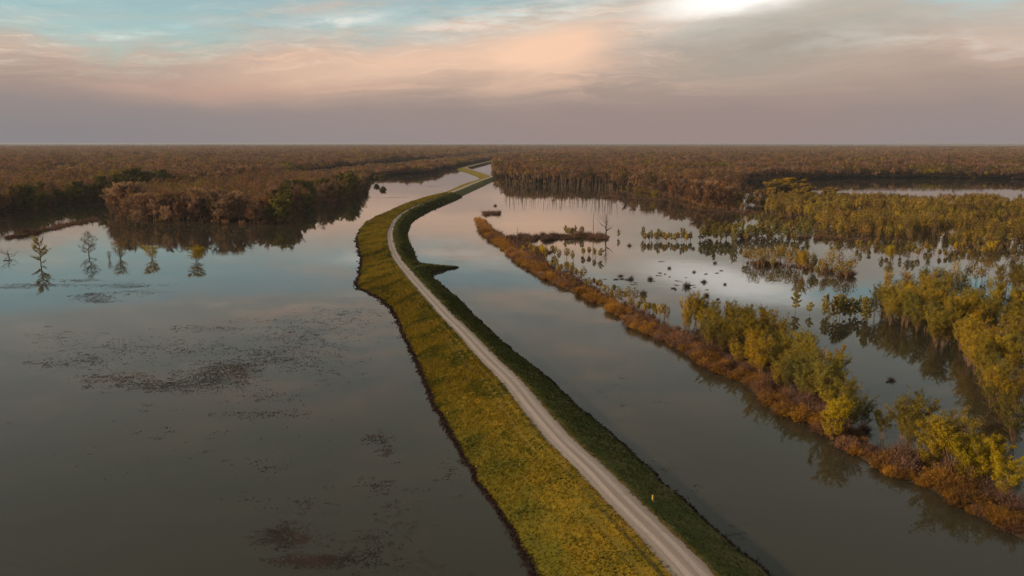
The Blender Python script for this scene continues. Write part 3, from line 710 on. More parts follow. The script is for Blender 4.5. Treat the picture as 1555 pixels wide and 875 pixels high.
W9_POLY = world_line([(1322, 482), (1366, 503), (1402, 523), (1435, 533), (1462, 570), (1478, 600), (1500, 640), (1524, 668), (1560, 690), (1720, 760), (1800, 740), (1740, 440), (1560, 430), (1500, 438), (1420, 456), (1390, 464), (1340, 472)])
W8_POLY = world_line([(1022, 498), (1060, 525), (1100, 552), (1150, 578), (1190, 602), (1240, 632), (1296, 664), (1330, 690), (1344, 684), (1322, 645), (1285, 600), (1250, 566), (1200, 532), (1150, 510), (1100, 498), (1050, 486)])
S_FRONT = [(722, 333), (729, 350), (748, 368), (768, 383), (790, 402), (815, 418), (838, 430), (862, 441), (923, 471), (965, 501), (1007, 520), (1044, 539), (1083, 564), (1118, 578), (1144, 597), (1167, 623), (1224, 643), (1277, 677), (1315, 703), (1359, 725), (1403, 741), (1434, 758), (1482, 784), (1529, 809), (1580, 835), (1700, 905)]
S_BACK = [(1700, 850), (1580, 795), (1500, 748), (1440, 722), (1380, 700), (1340, 683), (1290, 655), (1240, 622), (1185, 592), (1130, 560), (1080, 538), (1030, 508), (990, 484), (950, 464), (905, 441), (870, 422), (835, 404), (822, 392), (840, 384), (800, 372), (770, 362), (748, 350), (736, 334)]
S_POLY = world_line(S_FRONT + S_BACK)

def edge_d(P, poly): return dist_line(P, list(poly) + [poly[0]])
def jgrid(poly, sp, ymax=3000, near=0):
    q = np.array(poly); x0, x1 = q[:, 0].min(), q[:, 0].max(); y0, y1 = q[:, 1].min(), min(q[:, 1].max(), ymax)
    X, Y = np.meshgrid(np.arange(x0, x1, sp), np.arange(y0, y1, sp)); P = np.c_[X.ravel(), Y.ravel()] + rng.uniform(-.42, .42, (X.size, 2)) * sp
    ok = np.abs(P[:, 0]) < P[:, 1] * .85 + 60; P = P[ok]
    return P[inside(P, poly)]

def in_frame(P, z=5.0, mg=8):
    px, py = proj(P[:, 0], P[:, 1], z); return (px > mg) & (px < 1555 - mg) & (py < 875 + 20)

# woodland trees within 1.1 km on a jittered grid
Pw = []; Rn = 1150.0
for poly, sp in ((A_POLY, 8.2), (B_POLY, 7.4), (C_POLY, 8.6)):
    P = jgrid(poly, sp, Rn * 1.02); P = P[np.hypot(P[:, 0], P[:, 1]) < Rn]; Pw.append(P)
zoneid = np.concatenate([np.full(len(p), i) for i, p in enumerate(Pw)]); Pw = np.vstack(Pw)
edw = np.where(zoneid == 0, edge_d(Pw, A_POLY), np.where(zoneid == 1, edge_d(Pw, B_POLY), edge_d(Pw, C_POLY)))
_pp = proj(Pw[:, 0], Pw[:, 1], 0)[0]; _k = ~((zoneid == 2) & (_pp > 755) & (_pp < 975) & (edw < 45) & (rng.random(len(Pw)) > .25 + edw / 80)) & ~((zoneid == 1) & (edw < 10) & (rng.random(len(Pw)) < .35))
Pw, zoneid, edw = Pw[_k], zoneid[_k], edw[_k]
dW = np.hypot(Pw[:, 0], Pw[:, 1])
Hw = np.where(zoneid == 1, np.interp(proj(Pw[:, 0], Pw[:, 1], 0)[1], [262, 290], [13, 22.5]), np.array([23., 19., 20.])[zoneid]) * np.where((zoneid == 2) & (proj(Pw[:, 0], Pw[:, 1], 0)[0] > 1125), .60 + .4 * np.clip((edw - 15) / 260, 0, 1), 1) * rng.uniform(.66, 1.2, len(Pw)) * (.72 + .5 * vnoise(Pw[:, 0] / 60, Pw[:, 1] / 60, 2)) * np.where(edw < 6, rng.uniform(.55, 1, len(Pw)), 1)
# front rows visible from the levee side: nothing of the same wood closer to the camera
score = Hw / dW * np.where((edw < 22) & in_frame(Pw, 8), 1, 0)
# prefer front edges
fr = Pw * (1 - 16 / dW)[:, None]
infr = np.zeros(len(Pw), bool)
for i, poly in enumerate((A_POLY, B_POLY, C_POLY)):
    k = zoneid == i; infr[k] = inside(fr[k], poly)
score = np.where(infr, score * .15, score)
pick = np.argsort(-score)[:290]; pick = pick[score[pick] > 0]
isind = np.zeros(len(Pw), bool); isind[pick] = True
def wood_label(i):
    px, py = proj(Pw[i, 0], Pw[i, 1], 0)
    if zoneid[i] == 0: return ('dark green and brown tree on the far left bank behind the narrow channel', 'trees on the far left bank')
    if zoneid[i] == 1:
        if px < 250: return ('bare brown tree at the left end of the wooded point standing in the lake', 'front trees of the wooded point')
        if px < 380: return ('bare brown tree in the middle of the wooded point standing in the lake', 'front trees of the wooded point')
        if px < 480: return ('leafing tree at the right tip of the wooded point in the lake', 'front trees of the wooded point')
        return ('leafing tree along the cove between the wooded point and the levee', 'trees along the left cove')
    if px < 800: return ('bare tree at the left corner of the flooded wood, nearest the levee bend', 'front trees of the flooded wood')
    if px < 930: return ('thin bare tree standing in water on the far side of the pink pool', 'front trees of the flooded wood')
    if px < 1050: return ('reddish bare tree on the far side of the pool, behind the lone dead tree', 'front trees of the flooded wood')
    if px < 1130: return ('reddish bare tree in the clump jutting into the pool from the flooded wood', 'front trees of the flooded wood')
    return ('brown bare tree on the far shore of the pale pool behind the willows', 'trees beyond the willow swamp')
for i in pick:
    lab, gr = wood_label(i); px, py = proj(Pw[i, 0], Pw[i, 1], 0)
    green = zoneid[i] == 0 and random.random() < .75 or (zoneid[i] == 1 and px > 385 and random.random() < .42)
    mdl = random.choice(GRN if green else (BAR + TAN + TAN if zoneid[i] == 1 else BAR + TAN)); H0 = 18. if green else 22.
    if zoneid[i] == 0 : lab = ('green leafing tree' if green else 'bare brown tree') + ' on the far left bank behind the narrow channel'
    if zoneid[i] == 1: lab = lab.replace('bare brown tree', 'leafing green tree' if green else 'bare brown tree').replace('leafing tree', 'leafing green tree' if green else 'brown tree')
    lab = lab.replace('standing in the lake', 'in the lake'); lab = ('tall ' if Hw[i] > 20 else 'low ' if Hw[i] < 14 else '') + lab
    if len(lab.split()) > 16: print('LONG', lab)
    s = Hw[i] / H0; plant_tree('woodland_tree', mdl, Pw[i, 0], Pw[i, 1], s * random.uniform(.95, 1.25), lab, gr, sz=s)

def crowns(x, y, H, R, n, s, r, low=.35):
    """K trees x n triangles over a domed crown"""
    K = len(x); d = unit(K * n, r); d[:, 2] = d[:, 2] * .9 + .15
    rr = r.uniform(.65, 1.0, K * n); H_ = np.repeat(H, n); R_ = np.repeat(R, n)
    lump = 1 + .28 * np.sin(d[:, 0] * 5 + np.repeat(r.uniform(0, 6, K), n)) * np.cos(d[:, 1] * 5 + np.repeat(r.uniform(0, 6, K), n))
    hz = H_ * (1 - low) / 2; cz = H_ * (1 + low) / 2
    c = np.c_[np.repeat(x, n) + d[:, 0] * rr * R_ * lump, np.repeat(y, n) + d[:, 1] * rr * R_ * lump, np.maximum(.1, cz + d[:, 2] * rr * hz * lump)]
    al = unit(K * n, r) * .7 + d * .5 + np.array([0, 0, .7])
    return leaves(c, d * 1.1 + np.array([0, 0, .15]), np.repeat(s, n), r, 1.9, al)

def stems(x, y, H, w, r, top=.8):
    K = len(x); a = r.uniform(0, 3.14, K); dx = np.cos(a) * w; dy = np.sin(a) * w; lx = r.normal(0, .04, K) * H; ly = r.normal(0, .04, K) * H
    v = np.stack([np.c_[x - dx, y - dy, np.full(K, -.5)], np.c_[x + dx, y + dy, np.full(K, -.5)], np.c_[x + dy, y - dx, np.full(K, -.5)], np.c_[x + lx, y + ly, H * top]], 1).reshape(-1, 3)
    b_ = np.arange(K)[:, None] * 4
    return v, np.concatenate([b_ + [0, 1, 3], b_ + [1, 2, 3], b_ + [2, 0, 3]])

WD = MB(); WT = []
rest = ~isind; P = Pw[rest]; Hh = Hw[rest]; dd = dW[rest]; ee = edw[rest]; ifr = infr[rest]
ek = ee < 26
for sel, n in ((ek, 190), (~ek, 105)):
    x, y, H_, d_ = P[sel, 0], P[sel, 1], Hh[sel], dd[sel]
    v, f = crowns(x, y, H_, 3.6 * rng.uniform(.8, 1.3, len(x)), n, np.clip(d_ / 788 * .56, .34, 1.6) * (1 if n > 100 else 1.3), rng, .3 if n > 100 else .5); WD.add(v, f); WT.append(np.repeat(rng.random(len(x)), n * 3))
x, y, H_ = P[ek, 0], P[ek, 1], Hh[ek]; v, f = stems(x, y, H_, .25, rng); WD.add(v, f); WT.append(rng.random(len(v)))
# understorey along the shores
for poly, frac in ((A_POLY, .35), (B_POLY, .18), (C_POLY, .8)):
    Pu = jgrid(poly, 4.6, 1300); eu = edge_d(Pu, poly); pu = proj(Pu[:, 0], Pu[:, 1], 0)[0]
    kk = (eu < 20) & (rng.random(len(Pu)) < frac * np.where((poly is C_POLY) & (pu < 960), .12, 1)); Pu = Pu[kk]; K = len(Pu)
    v, f = crowns(Pu[:, 0], Pu[:, 1], rng.uniform(2, 6.5, K), rng.uniform(1.6, 3, K), 70, np.full(K, .42), rng, .0); WD.add(v, f); WT.append(np.repeat(rng.choice([.02, .35, .8], K), 210))
# farther woods: clumps that widen with distance
def polar(r0, r1, k, amax=.86):
    rings = int(math.log(r1 / r0) * k); rr = r0 * np.exp((np.arange(rings)[:, None] + rng.uniform(-.4, .4, (rings, int(2 * amax * k)))) / k)
    aa = (np.arange(int(2 * amax * k))[None] / k - amax) + rng.uniform(-.4, .4, rr.shape) / k
    return np.c_[(rr * np.sin(aa)).ravel(), (rr * np.cos(aa)).ravel()]
for r0, r1, k, n in ((Rn, 3200, 150, 60), (3200, 9000, 125, 24)):
    P = polar(r0, r1, k)
    ok = inside(P, A_POLY) | inside(P, B_POLY) | inside(P, C_POLY); P = P[ok]; d_ = np.hypot(P[:, 0], P[:, 1]); K = len(P)
    H_ = np.where(inside(P, B_POLY), 13., np.where(inside(P, A_POLY), 22., 20.)) * rng.uniform(.62, 1.2, K) * (.75 + .45 * vnoise(P[:, 0] / 90, P[:, 1] / 90, 2))
    sp = d_ / k; v, f = crowns(P[:, 0], P[:, 1], H_, sp * .62, n, sp * .165, rng, .45); WD.add(v, f); WT.append(np.repeat(rng.random(K), n * 3))

# lower canopy under the crowns, out to the skyline
ka, kr = 230, 210
rr = 330 * np.exp(np.arange(int(math.log(34000 / 330) * kr)) / kr); aa = np.arange(-.9, .9, 1 / ka)
RR, AA = np.meshgrid(rr, aa, indexing='ij'); X = RR * np.sin(AA); Y = RR * np.cos(AA); P = np.c_[X.ravel(), Y.ravel()]
z = np.full(len(P), -9.0)
for poly, Hc in ((A_POLY, 22.), (B_POLY, 13.), (C_POLY, 20.)):
    i_ = inside(P, poly); e_ = np.zeros(len(P)); e_[i_] = edge_d(P[i_], poly)
    dd = np.hypot(P[:, 0], P[:, 1]); far = np.clip((dd - 5000) / 4000, 0, 1)
    if Hc == 20.: Hc = Hc * np.where(proj(P[:, 0], P[:, 1], 0)[0] > 1125, .60 + .4 * np.clip((e_ - 15) / 260, 0, 1), 1)
    hh = Hc * (.55 + .30 * far) * np.clip((e_ - 17) / 16, 0, 1) ** .5
    s = np.maximum(dd / 120, 9)
    rel = (vnoise(P[:, 0] / s + 100, P[:, 1] / s, 5) - .5) * Hc * .22 * (1 + far) + (vnoise(P[:, 0] / 140, P[:, 1] / 140, 8) - .5) * Hc * .25
    z = np.where(i_ & (e_ > 17), hh + rel * np.clip(e_ / 30, 0, 1), z)
nr_, na_ = X.shape; idx = np.arange(nr_ * na_).reshape(nr_, na_)
q = np.stack([idx[:-1, :-1], idx[1:, :-1], idx[1:, 1:], idx[:-1, 1:]], -1).reshape(-1, 4); q = q[(z[q] > -5).all(1)]
Fq = np.vstack([q[:, [0, 2, 1]], q[:, [0, 3, 2]]]); Vq = np.c_[P, z]
used = np.unique(Fq); rem = np.zeros(len(Vq), int); rem[used] = np.arange(len(used)); WD.add(Vq[used], rem[Fq]); WT.append(vnoise(Vq[used, 0] / 25, Vq[used, 1] / 25, 31))
wme = WD.mesh('woodland', M_WOOD); set_tint(wme, np.concatenate(WT))
link('woodland', wme, label='brown leafless woodland spreading to the horizon on both sides of the levee', cat='woodland', kind='stuff')

# forest floor showing between the trunks
def floor(poly, name='ground', inset=6.0, far=5200):
    P = polar(330, far, 60); P = P[inside(P, poly)]; e_ = edge_d(P, poly); P = P[e_ > inset]
    return P
FL = MB()
ka2, kr2 = 150, 110
rr = 330 * np.exp(np.arange(int(math.log(6000 / 330) * kr2)) / kr2); aa = np.arange(-.88, .88, 1 / ka2)
RR, AA = np.meshgrid(rr, aa, indexing='ij'); P = np.c_[(RR * np.sin(AA)).ravel(), (RR * np.cos(AA)).ravel()]; ok = np.zeros(len(P), bool)
for poly, ins in ((A_POLY, 16), (B_POLY, 17), (C_POLY, 45)):
    i_ = inside(P, poly); k_ = np.where(i_)[0]; e_ = edge_d(P[k_], poly); ok[k_[e_ > ins]] = True
nr_, na_ = RR.shape; idx = np.arange(nr_ * na_).reshape(nr_, na_)
q = np.stack([idx[:-1, :-1], idx[1:, :-1], idx[1:, 1:], idx[:-1, 1:]], -1).reshape(-1, 4); q = q[ok[q].all(1)]
Fq = np.vstack([q[:, [0, 2, 1]], q[:, [0, 3, 2]]]); Vq = np.c_[P, .12 + .25 * vnoise(P[:, 0] / 9, P[:, 1] / 9)]
used = np.unique(Fq); rem = np.zeros(len(Vq), int); rem[used] = np.arange(len(used)); FL.add(Vq[used], rem[Fq])
link('ground', FL.mesh('ground', M_FLOOR), kind='structure')

# low hills beyond the right-hand woods
hx = np.linspace(-30000, 30000, 240); V = []
for i, x in enumerate(hx):
    h = (30 + 16 * np.clip((x + 2500) / 14000, 0, 1) ** .5) * (.85 + .2 * vnoise(np.array([x / 1500.]), np.array([0.]))[0])
    V += [(x, 24000, -2), (x, 25500, h), (x, 30000, h * .8)]
Fh = []
for i in range(len(hx) - 1):
    a = i * 3; Fh += [(a, a + 3, a + 4), (a, a + 4, a + 1), (a + 1, a + 4, a + 5), (a + 1, a + 5, a + 2)]
link('hills', mesh_np('hills', V, Fh, M_HILL), kind='structure')

# ------------------------------------------------------------------ willows
wil = []   # x, y, H, label, group
def add_w(P, H, lab, gr, models='W'):
    for (x, y), h in zip(P, H): wil.append((x, y, h, lab, gr, models))
P9 = jgrid(W9_POLY, 4.9); P9 = P9[(vnoise(P9[:, 0] / 14, P9[:, 1] / 14, 12) > .33)]
P8 = jgrid(W8_POLY, 4.1); P8 = P8[rng.random(len(P8)) < .62]
P1 = jgrid(W1_POLY, 6.4); P1 = P1[(vnoise(P1[:, 0] / 22, P1[:, 1] / 22, 13) > .42)]
for p in P9:
    px, py = proj(p[0], p[1], 0); h = random.uniform(8.2, 12.0)
    if py > 600: lab, gr = 'yellow-green willow in the nearest part of the swamp on the right edge of the photo', 'willows of the right swamp'
    elif py > 560: lab, gr = 'yellow-green willow on the right shore of the open channel, level with the snag', 'willows of the right swamp'
    elif py > 520: lab, gr = 'yellow-green willow right of the dark open channel in the flooded swamp', 'willows of the right swamp'
    elif px < 1420: lab, gr = 'willow along the left fringe of the big right-hand stand, above the rippled channel', 'willows of the right swamp'
    elif px > 1500: lab, gr = 'willow in the big right-hand stand, cut close by the right edge of the photo', 'willows of the right swamp'
    elif py > 480: lab, gr = 'willow in the middle rows of the big right-hand stand', 'willows of the right swamp'
    else: lab, gr = 'willow in the back rows of the big right-hand stand', 'willows of the right swamp'
    wil.append((p[0], p[1], h, lab, gr, 'W'))
for p in P8:
    px, py = proj(p[0], p[1], 0); h = random.uniform(7.4, 11.4)
    if py > 620: lab = 'golden willow in the near end of the row behind the orange brush'
    elif py > 560: lab = 'golden willow in the middle of the row behind the orange brush'
    else: lab = 'olive willow at the far end of the row behind the orange brush'
    fdw = dist_line(np.array([p]), world_line(S_FRONT))[0]
    lab = ('tall ' if h > 10.2 else 'short ' if h < 8.4 else '') + lab + (', brush side' if fdw < 9 else ', channel side')
    wil.append((p[0], p[1], h, lab, 'willows behind the orange brush strip', 'W'))
for p in P1: wil.append((p[0], p[1], random.uniform(6.5, 10.5) + 4 * float(vnoise(np.array([p[0] / 40]), np.array([p[1] / 40]), 17)[0] ** 2), 'olive green willow in the broad flooded stand between the pink pool and the pale pool', 'willows of the middle swamp', 'S'))
def row(px0, px1, n, jit, hlo, hhi, lab, gr, models):
    for i in range(n):
        t = (i + random.uniform(-.3, .3)) / max(1, n - 1); x, y = at(px0[0] + (px1[0] - px0[0]) * t, px0[1] + (px1[1] - px0[1]) * t + random.uniform(-jit, jit))
        wil.append((x, y, random.uniform(hlo, hhi), lab, gr, models))
row((1132, 397), (1166, 402), 9, 6.0, 5, 10, 'small olive willow at the left end of the stand reflected in the pool', 'willow stand in the pool', 'W')
row((1172, 402), (1218, 406), 14, 8.0, 6, 11, 'slender willow in the middle of the stand reflected in the pool', 'willow stand in the pool', 'W')
row((1222, 409), (1294, 418), 20, 9.0, 4.5, 10.5, 'slender willow at the right end of the stand reflected in the pool', 'willow stand in the pool', 'W')
row((1114, 361), (1225, 360), 30, 6.0, 4, 11, 'thin willow in the narrow line behind the reflected stand', 'narrow line of willows', 'P')
row((1064, 364), (1114, 366), 16, 4.0, 6, 12, 'pale thin willow in the group with long reflections right of the dead tree', 'pale willows with long reflections', 'P')
row((976, 365), (1048, 367), 17, 2.0, 5, 9, 'pale round willow in the short row standing in the pool right of the dead tree', 'short row of pale willows', 'P')
row((858, 358), (886, 359), 6, 1.2, 5.5, 9, 'pale willow left of the tall dead tree', 'pale willows left of the dead tree', 'P')
row((1250, 482), (1318, 485), 15, 5, 4.5, 9, 'pale leafy willow in the row between the lone round willow and the big stand', 'row beside the big stand', 'P')
row((885, 388), (915, 390), 4, 3, 4, 6, 'small pale willow in the water below the dead tree', 'small willows below the dead tree', 'P')
row((838, 408), (1012, 490), 34, 7, 3.0, 6.5, 'thin grey-pink sapling standing in the far narrow half of the brush strip', 'saplings of the brush strip', 'T')
row((1300, 380), (1540, 388), 26, 9, 3, 8, 'small scattered willow in the water along the front of the middle swamp', 'scattered willows of the middle swamp', 'P')
row((1130, 338), (1250, 350), 22, 8, 4, 10, 'thin willow in the broken water between the reddish point and the middle swamp', 'thin willows by the reddish point', 'P')
row((1340, 455), (1500, 425), 20, 10, 6, 10, 'olive willow scattered along the back edge of the big right-hand stand', 'back edge of the big stand', 'W')
row((1340, 668), (1500, 730), 8, 10, 6, 9, 'ochre willow in the loose group beyond the near end of the brush', 'willows beyond the near brush', 'W')
row((796, 386), (868, 396), 9, 3.5, 4.0, 6.5, 'yellow-green bush at the left bend of the brush strip', 'yellow bushes at the bend', 'Y')
singles = [(939, 361, 6.0, 'P', 'small pale willow just right of the tall dead tree'), (1207, 474, 8.5, 'P', 'lone round pale willow standing in open water of the pool'),
           (1229, 478, 4.6, 'P', 'tiny thin willow beside the lone round willow'), (1352, 394, 8.2, 'Y', 'bright yellow willow in front of the middle swamp with a pointed reflection'),
           (1410, 388, 6.0, 'W', 'round olive willow in front of the middle swamp, right of the bright yellow one'), (1505, 386, 8.0, 'Y', 'yellow willow at the right edge of the middle swamp'),
           (1379, 672, 9.0, 'W', 'ochre willow with a dark leaning base, alone in the channel beyond the brush'), (1398, 668, 8.6, 'W', 'ochre willow close beside the one with the dark leaning base'),
           (1412, 710, 8.4, 'Y', 'bright yellow willow with a dark root mass at the brush edge'), (1444, 719, 11.0, 'W', 'tall ochre willow between the bright yellow ones near the lower right'),
           (1469, 736, 8.8, 'Y', 'bright yellow willow, largest of the lower right group'), (1494, 738, 8.4, 'Y', 'yellow willow with drooping right side in the lower right group'),
           (1526, 757, 7.4, 'Y', 'slender golden willow at the far lower right, separate from its group'), (1435, 700, 8.5, 'W', 'thin willow behind the bright yellow ones near the lower right'),
           (1262, 690 - 22, 9.2, 'Y', 'brightest golden willow at the near end of the row behind the brush'), (993, 303, 11, 'Y', 'small yellow tree at the far edge of the pink pool'),
           (825, 388, 6.0, 'Y', 'broad yellow-green bush at the left end of the brush strip'), (812, 386, 5.5, 'Y', 'yellow-green bush left of the broad one on the brush strip'), (842, 387, 5.5, 'Y', 'yellow-green bush right of the broad one on the brush strip')]
ALLM = {'T': ([bare_model(250 + i, H=9, R=[2.2, 2.8, 1.8][i], material=M_PINK, nleaf=700, lsize=.4, wid=.06, thick=.09, low=.08) for i in range(3)], 9.), 'W': (WIL, 9.), 'S': (SWP, 9.), 'P': (PAL, 9.), 'Y': (YEL, 9.)}
for px, py, h, mk, lab in singles:
    x, y = at(px, py); plant_tree('willow_tree', random.choice(ALLM[mk][0]), x, y, h / 9 * (1.25 if py > 600 else 1.1), lab, sz=h / 9 * (1.15 if py > 600 else 1.0))
X = np.array([(w[0], w[1]) for w in wil]); Hx = np.array([w[2] for w in wil]); dx_ = np.hypot(*X.T); px, py = proj(X[:, 0], X[:, 1], Hx * .8)
vis = (px > 0) & (px < 1552) & (py < 865)
isP = np.array([w[5] == 'P' for w in wil]); order = np.argsort(-(Hx / dx_) * vis * np.where(isP, 2.0, 1)); keepn = set(order[:278].tolist())
restw = []
for i, (x, y, h, lab, gr, mk) in enumerate(wil):
    if i in keepn and vis[i]:
        s = h / 9; plant_tree('willow_tree', random.choice(ALLM[mk][0]), x, y, s * random.uniform(.82, 1.12), lab, gr, sz=s * random.uniform(.95, 1.1), tilt=random.uniform(-.05, .05))
    else: restw.append((x, y, h))
RWl = np.array(restw); TW = MB()
v, f = crowns(RWl[:, 0], RWl[:, 1], RWl[:, 2], RWl[:, 2] * rng.uniform(.17, .30, len(RWl)), 220, np.clip(np.hypot(RWl[:, 0], RWl[:, 1]) / 788 * .5, .2, .5), rng, .14); TW.add(v, f); twm = TW.mesh('willow_thicket', M_SWAMP); set_tint(twm, np.repeat(rng.random(len(RWl)), 660))
link('willow_thicket', twm, label='crowns of the farther flooded willows between the two pools', cat='woodland', kind='stuff')
TS = MB()
for q in range(3):
    v, f = stems(RWl[:, 0] + rng.normal(0, .5, len(RWl)), RWl[:, 1] + rng.normal(0, .5, len(RWl)), RWl[:, 2], .11, rng, .85); TS.add(v, f)
link('willow_stems', TS.mesh('willow_stems', M_RBARK), label='reddish stems of the farther flooded willows', cat='woodland', kind='stuff')
print('willows', len(wil), 'rest', len(restw), 'woodland', len(Pw))

# ------------------------------------------------------------------ brush
Ps = jgrid(S_POLY, 2.5, 900); Ps = Ps[rng.random(len(Ps)) < .9]
# low scrub under the willows and on the pool islands
extra = []
def scrub(poly, sp, frac):
    P = jgrid(world_line(poly), sp, 1200); extra.append(P[rng.random(len(P)) < frac])
scrub([(885, 362), (920, 366), (925, 360), (860, 357), (800, 359), (760, 362), (800, 368)], 2.4, .8)
scrub([(1022, 500), (1100, 552), (1190, 602), (1296, 664), (1340, 690), (1345, 680), (1290, 625), (1200, 560), (1110, 520), (1050, 495)], 3.4, .45)
scrub([(1380, 700), (1440, 722), (1500, 748), (1580, 795), (1600, 770), (1500, 725), (1440, 705), (1400, 690)], 3.0, .6)
scrub([(1132, 398), (1220, 404), (1292, 418), (1295, 422), (1220, 410), (1132, 402)], 2.6, .6)
scrub([(1120, 358), (1260, 360), (1330, 366), (1330, 369), (1240, 364), (1120, 363)], 4.0, .7)
scrub([(1060, 319), (1120, 319), (1150, 322), (1200, 330), (1200, 333), (1120, 325), (1060, 323)], 5.0, .8)
scrub([(918, 298), (970, 302), (1010, 305), (1010, 307), (960, 304), (915, 301)], 5.0, .8)
scrub([(8, 364), (50, 357), (83, 349), (110, 342), (150, 336), (150, 332), (110, 337), (83, 344), (50, 352), (8, 360)], 3.0, .8)
scrub([(735, 322), (762, 322), (762, 326), (735, 327)], 3.0, .7)
Xs = np.vstack([Ps] + extra); nS = len(Ps); ds = np.hypot(*Xs.T); px, py = proj(Xs[:, 0], Xs[:, 1], 1.0)
hs = rng.uniform(.55, 1.25, len(Xs)) ** 1.2 * (.7 + .7 * vnoise(Xs[:, 0] / 7, Xs[:, 1] / 7, 21)); hs[nS:] *= .9
vis = (px > 3) & (px < 1552) & (py < 868)
# show-largest: front-side shrubs first
fd = dist_line(Xs, world_line(S_FRONT)); sc2 = hs / ds * vis * np.where((np.arange(len(Xs)) < nS) & (fd > 3.5), .55, 1)
keepn = set(np.argsort(-sc2)[:285].tolist()); SB = MB(); SB2 = MB(); protos = []
for me in SHR:
    v = np.empty(len(me.vertices) * 3, np.float32); me.vertices.foreach_get('co', v); v = v.reshape(-1, 3)
    f = np.empty(len(me.polygons) * 3, np.int32); me.loops.foreach_get('vertex_index', f); protos.append((v, f.reshape(-1, 3)))
for i, (x, y) in enumerate(Xs):
    if i in keepn and vis[i]:
        if i >= nS:
            lab, gr = {0: ('grey-brown bush on the far spit running to the dead tree', 'bushes of the far spit'), 1: ('low brown bush among the willows behind the far half of the orange brush', 'bushes under the willows'), 2: ('low brown bush among the willows behind the near half of the orange brush', 'bushes under the willows'), 3: ('low brown bush among the bright yellow willows at lower right', 'bushes under the willows')}[int(py[i] > 440) + int(py[i] > 570) + int(py[i] > 690)]
        elif py[i] > 775: lab, gr = ('orange-brown bush where the strip leaves the photo, right edge', 'bushes of the brush strip')
        elif py[i] > 720: lab, gr = ('orange-brown bush in the nearest stretch of the brush strip, lower right', 'bushes of the brush strip')
        elif py[i] > 680: lab, gr = ('orange-brown bush just past the near end of the willow row', 'bushes of the brush strip')
        elif py[i] > 620: lab, gr = ('orange-brown bush in front of the golden near half of the willow row', 'bushes of the brush strip')
        elif py[i] > 580: lab, gr = ('orange bush of the strip along the middle of the willow row', 'bushes of the brush strip')
        elif py[i] > 540: lab, gr = ('orange bush of the brush strip where the willow row begins', 'bushes of the brush strip')
        elif py[i] > 450: lab, gr = ('rusty bush in the narrow middle stretch of the brush strip', 'bushes of the brush strip')
        else: lab, gr = ('rusty bush at the far curved end of the brush strip', 'bushes of the brush strip')
        if i < nS: lab = ('large ' if hs[i] > 1.0 else 'small ' if hs[i] < .7 else '') + lab + (', waterside' if fd[i] < 3 else '')
        if len(lab.split()) > 16: print('LONG', lab)
        o = link('shrub', random.choice(PNK if (i >= nS or fd[i] > 5.5 or random.random() < .12) else SHR), loc=(x, y, 0), label=lab, cat='bush', group=gr); o.rotation_euler.z = random.uniform(0, 6.28); s = hs[i]; o.scale = (s * 1.1, s * 1.1, s)
    else:
        v, f = protos[i % len(protos)]; n = len(f); k = 420 if ds[i] < 300 else 150
        sel = rng.choice(n, min(n, k), replace=False); a = rng.uniform(0, 6.28); s = hs[i]; grow = 1 if ds[i] < 300 else 1.5
        tri = v[f[sel]]; cen = tri.mean(1, keepdims=True); tri = cen + (tri - cen) * (1.4 * grow); tri = tri.reshape(-1, 3)
        R_ = np.array([[math.cos(a), -math.sin(a)], [math.sin(a), math.cos(a)]]); xy = tri[:, :2] @ R_.T * s * 1.1
        (SB2 if i >= nS or fd[i] > 7 else SB).add(np.c_[xy[:, 0] + x, xy[:, 1] + y, tri[:, 2] * s], np.arange(len(tri)).reshape(-1, 3))
link('brush', SB.mesh('brush', M_BRUSH), label='rusty brush filling the rest of the strip and the shallow islands', cat='brush', kind='stuff')
link('brush', SB2.mesh('brush', M_PINK), label='grey-brown scrub on the shallow spits and under the willows', cat='brush', kind='stuff')
print('shrubs', len(Xs))

# muddy ridge under the brush strip
P = jgrid(S_POLY, 2.0, 900); e_ = edge_d(P, S_POLY); P = P[e_ > .7]
sl_ = np.array(S_POLY)
Vm = [Vector(p) for p in S_POLY] + [Vector(p) for p in P]
r_ = delaunay_2d_cdt(Vm, [(i, (i + 1) % len(S_POLY)) for i in range(len(S_POLY))], [list(range(len(S_POLY)))], 1, 1e-4)
Pm = np.array([tuple(v) for v in r_[0]]); em = edge_d(Pm, S_POLY); zm = np.where(em < .01, -.08, np.clip(em * .12, 0, .25) - .06 + .14 * vnoise(Pm[:, 0] / 3, Pm[:, 1] / 3))
Fm = np.array([f for f in r_[2] if len(f) == 3]); A, Bb, Cc = Pm[Fm[:, 0]], Pm[Fm[:, 1]], Pm[Fm[:, 2]]
cr = (Bb[:, 0] - A[:, 0]) * (Cc[:, 1] - A[:, 1]) - (Bb[:, 1] - A[:, 1]) * (Cc[:, 0] - A[:, 0]); Fm[cr < 0] = Fm[cr < 0][:, ::-1]
link('ground', mesh_np('mud_bank', np.c_[Pm, zm], Fm, M_FLOOR), kind='structure')

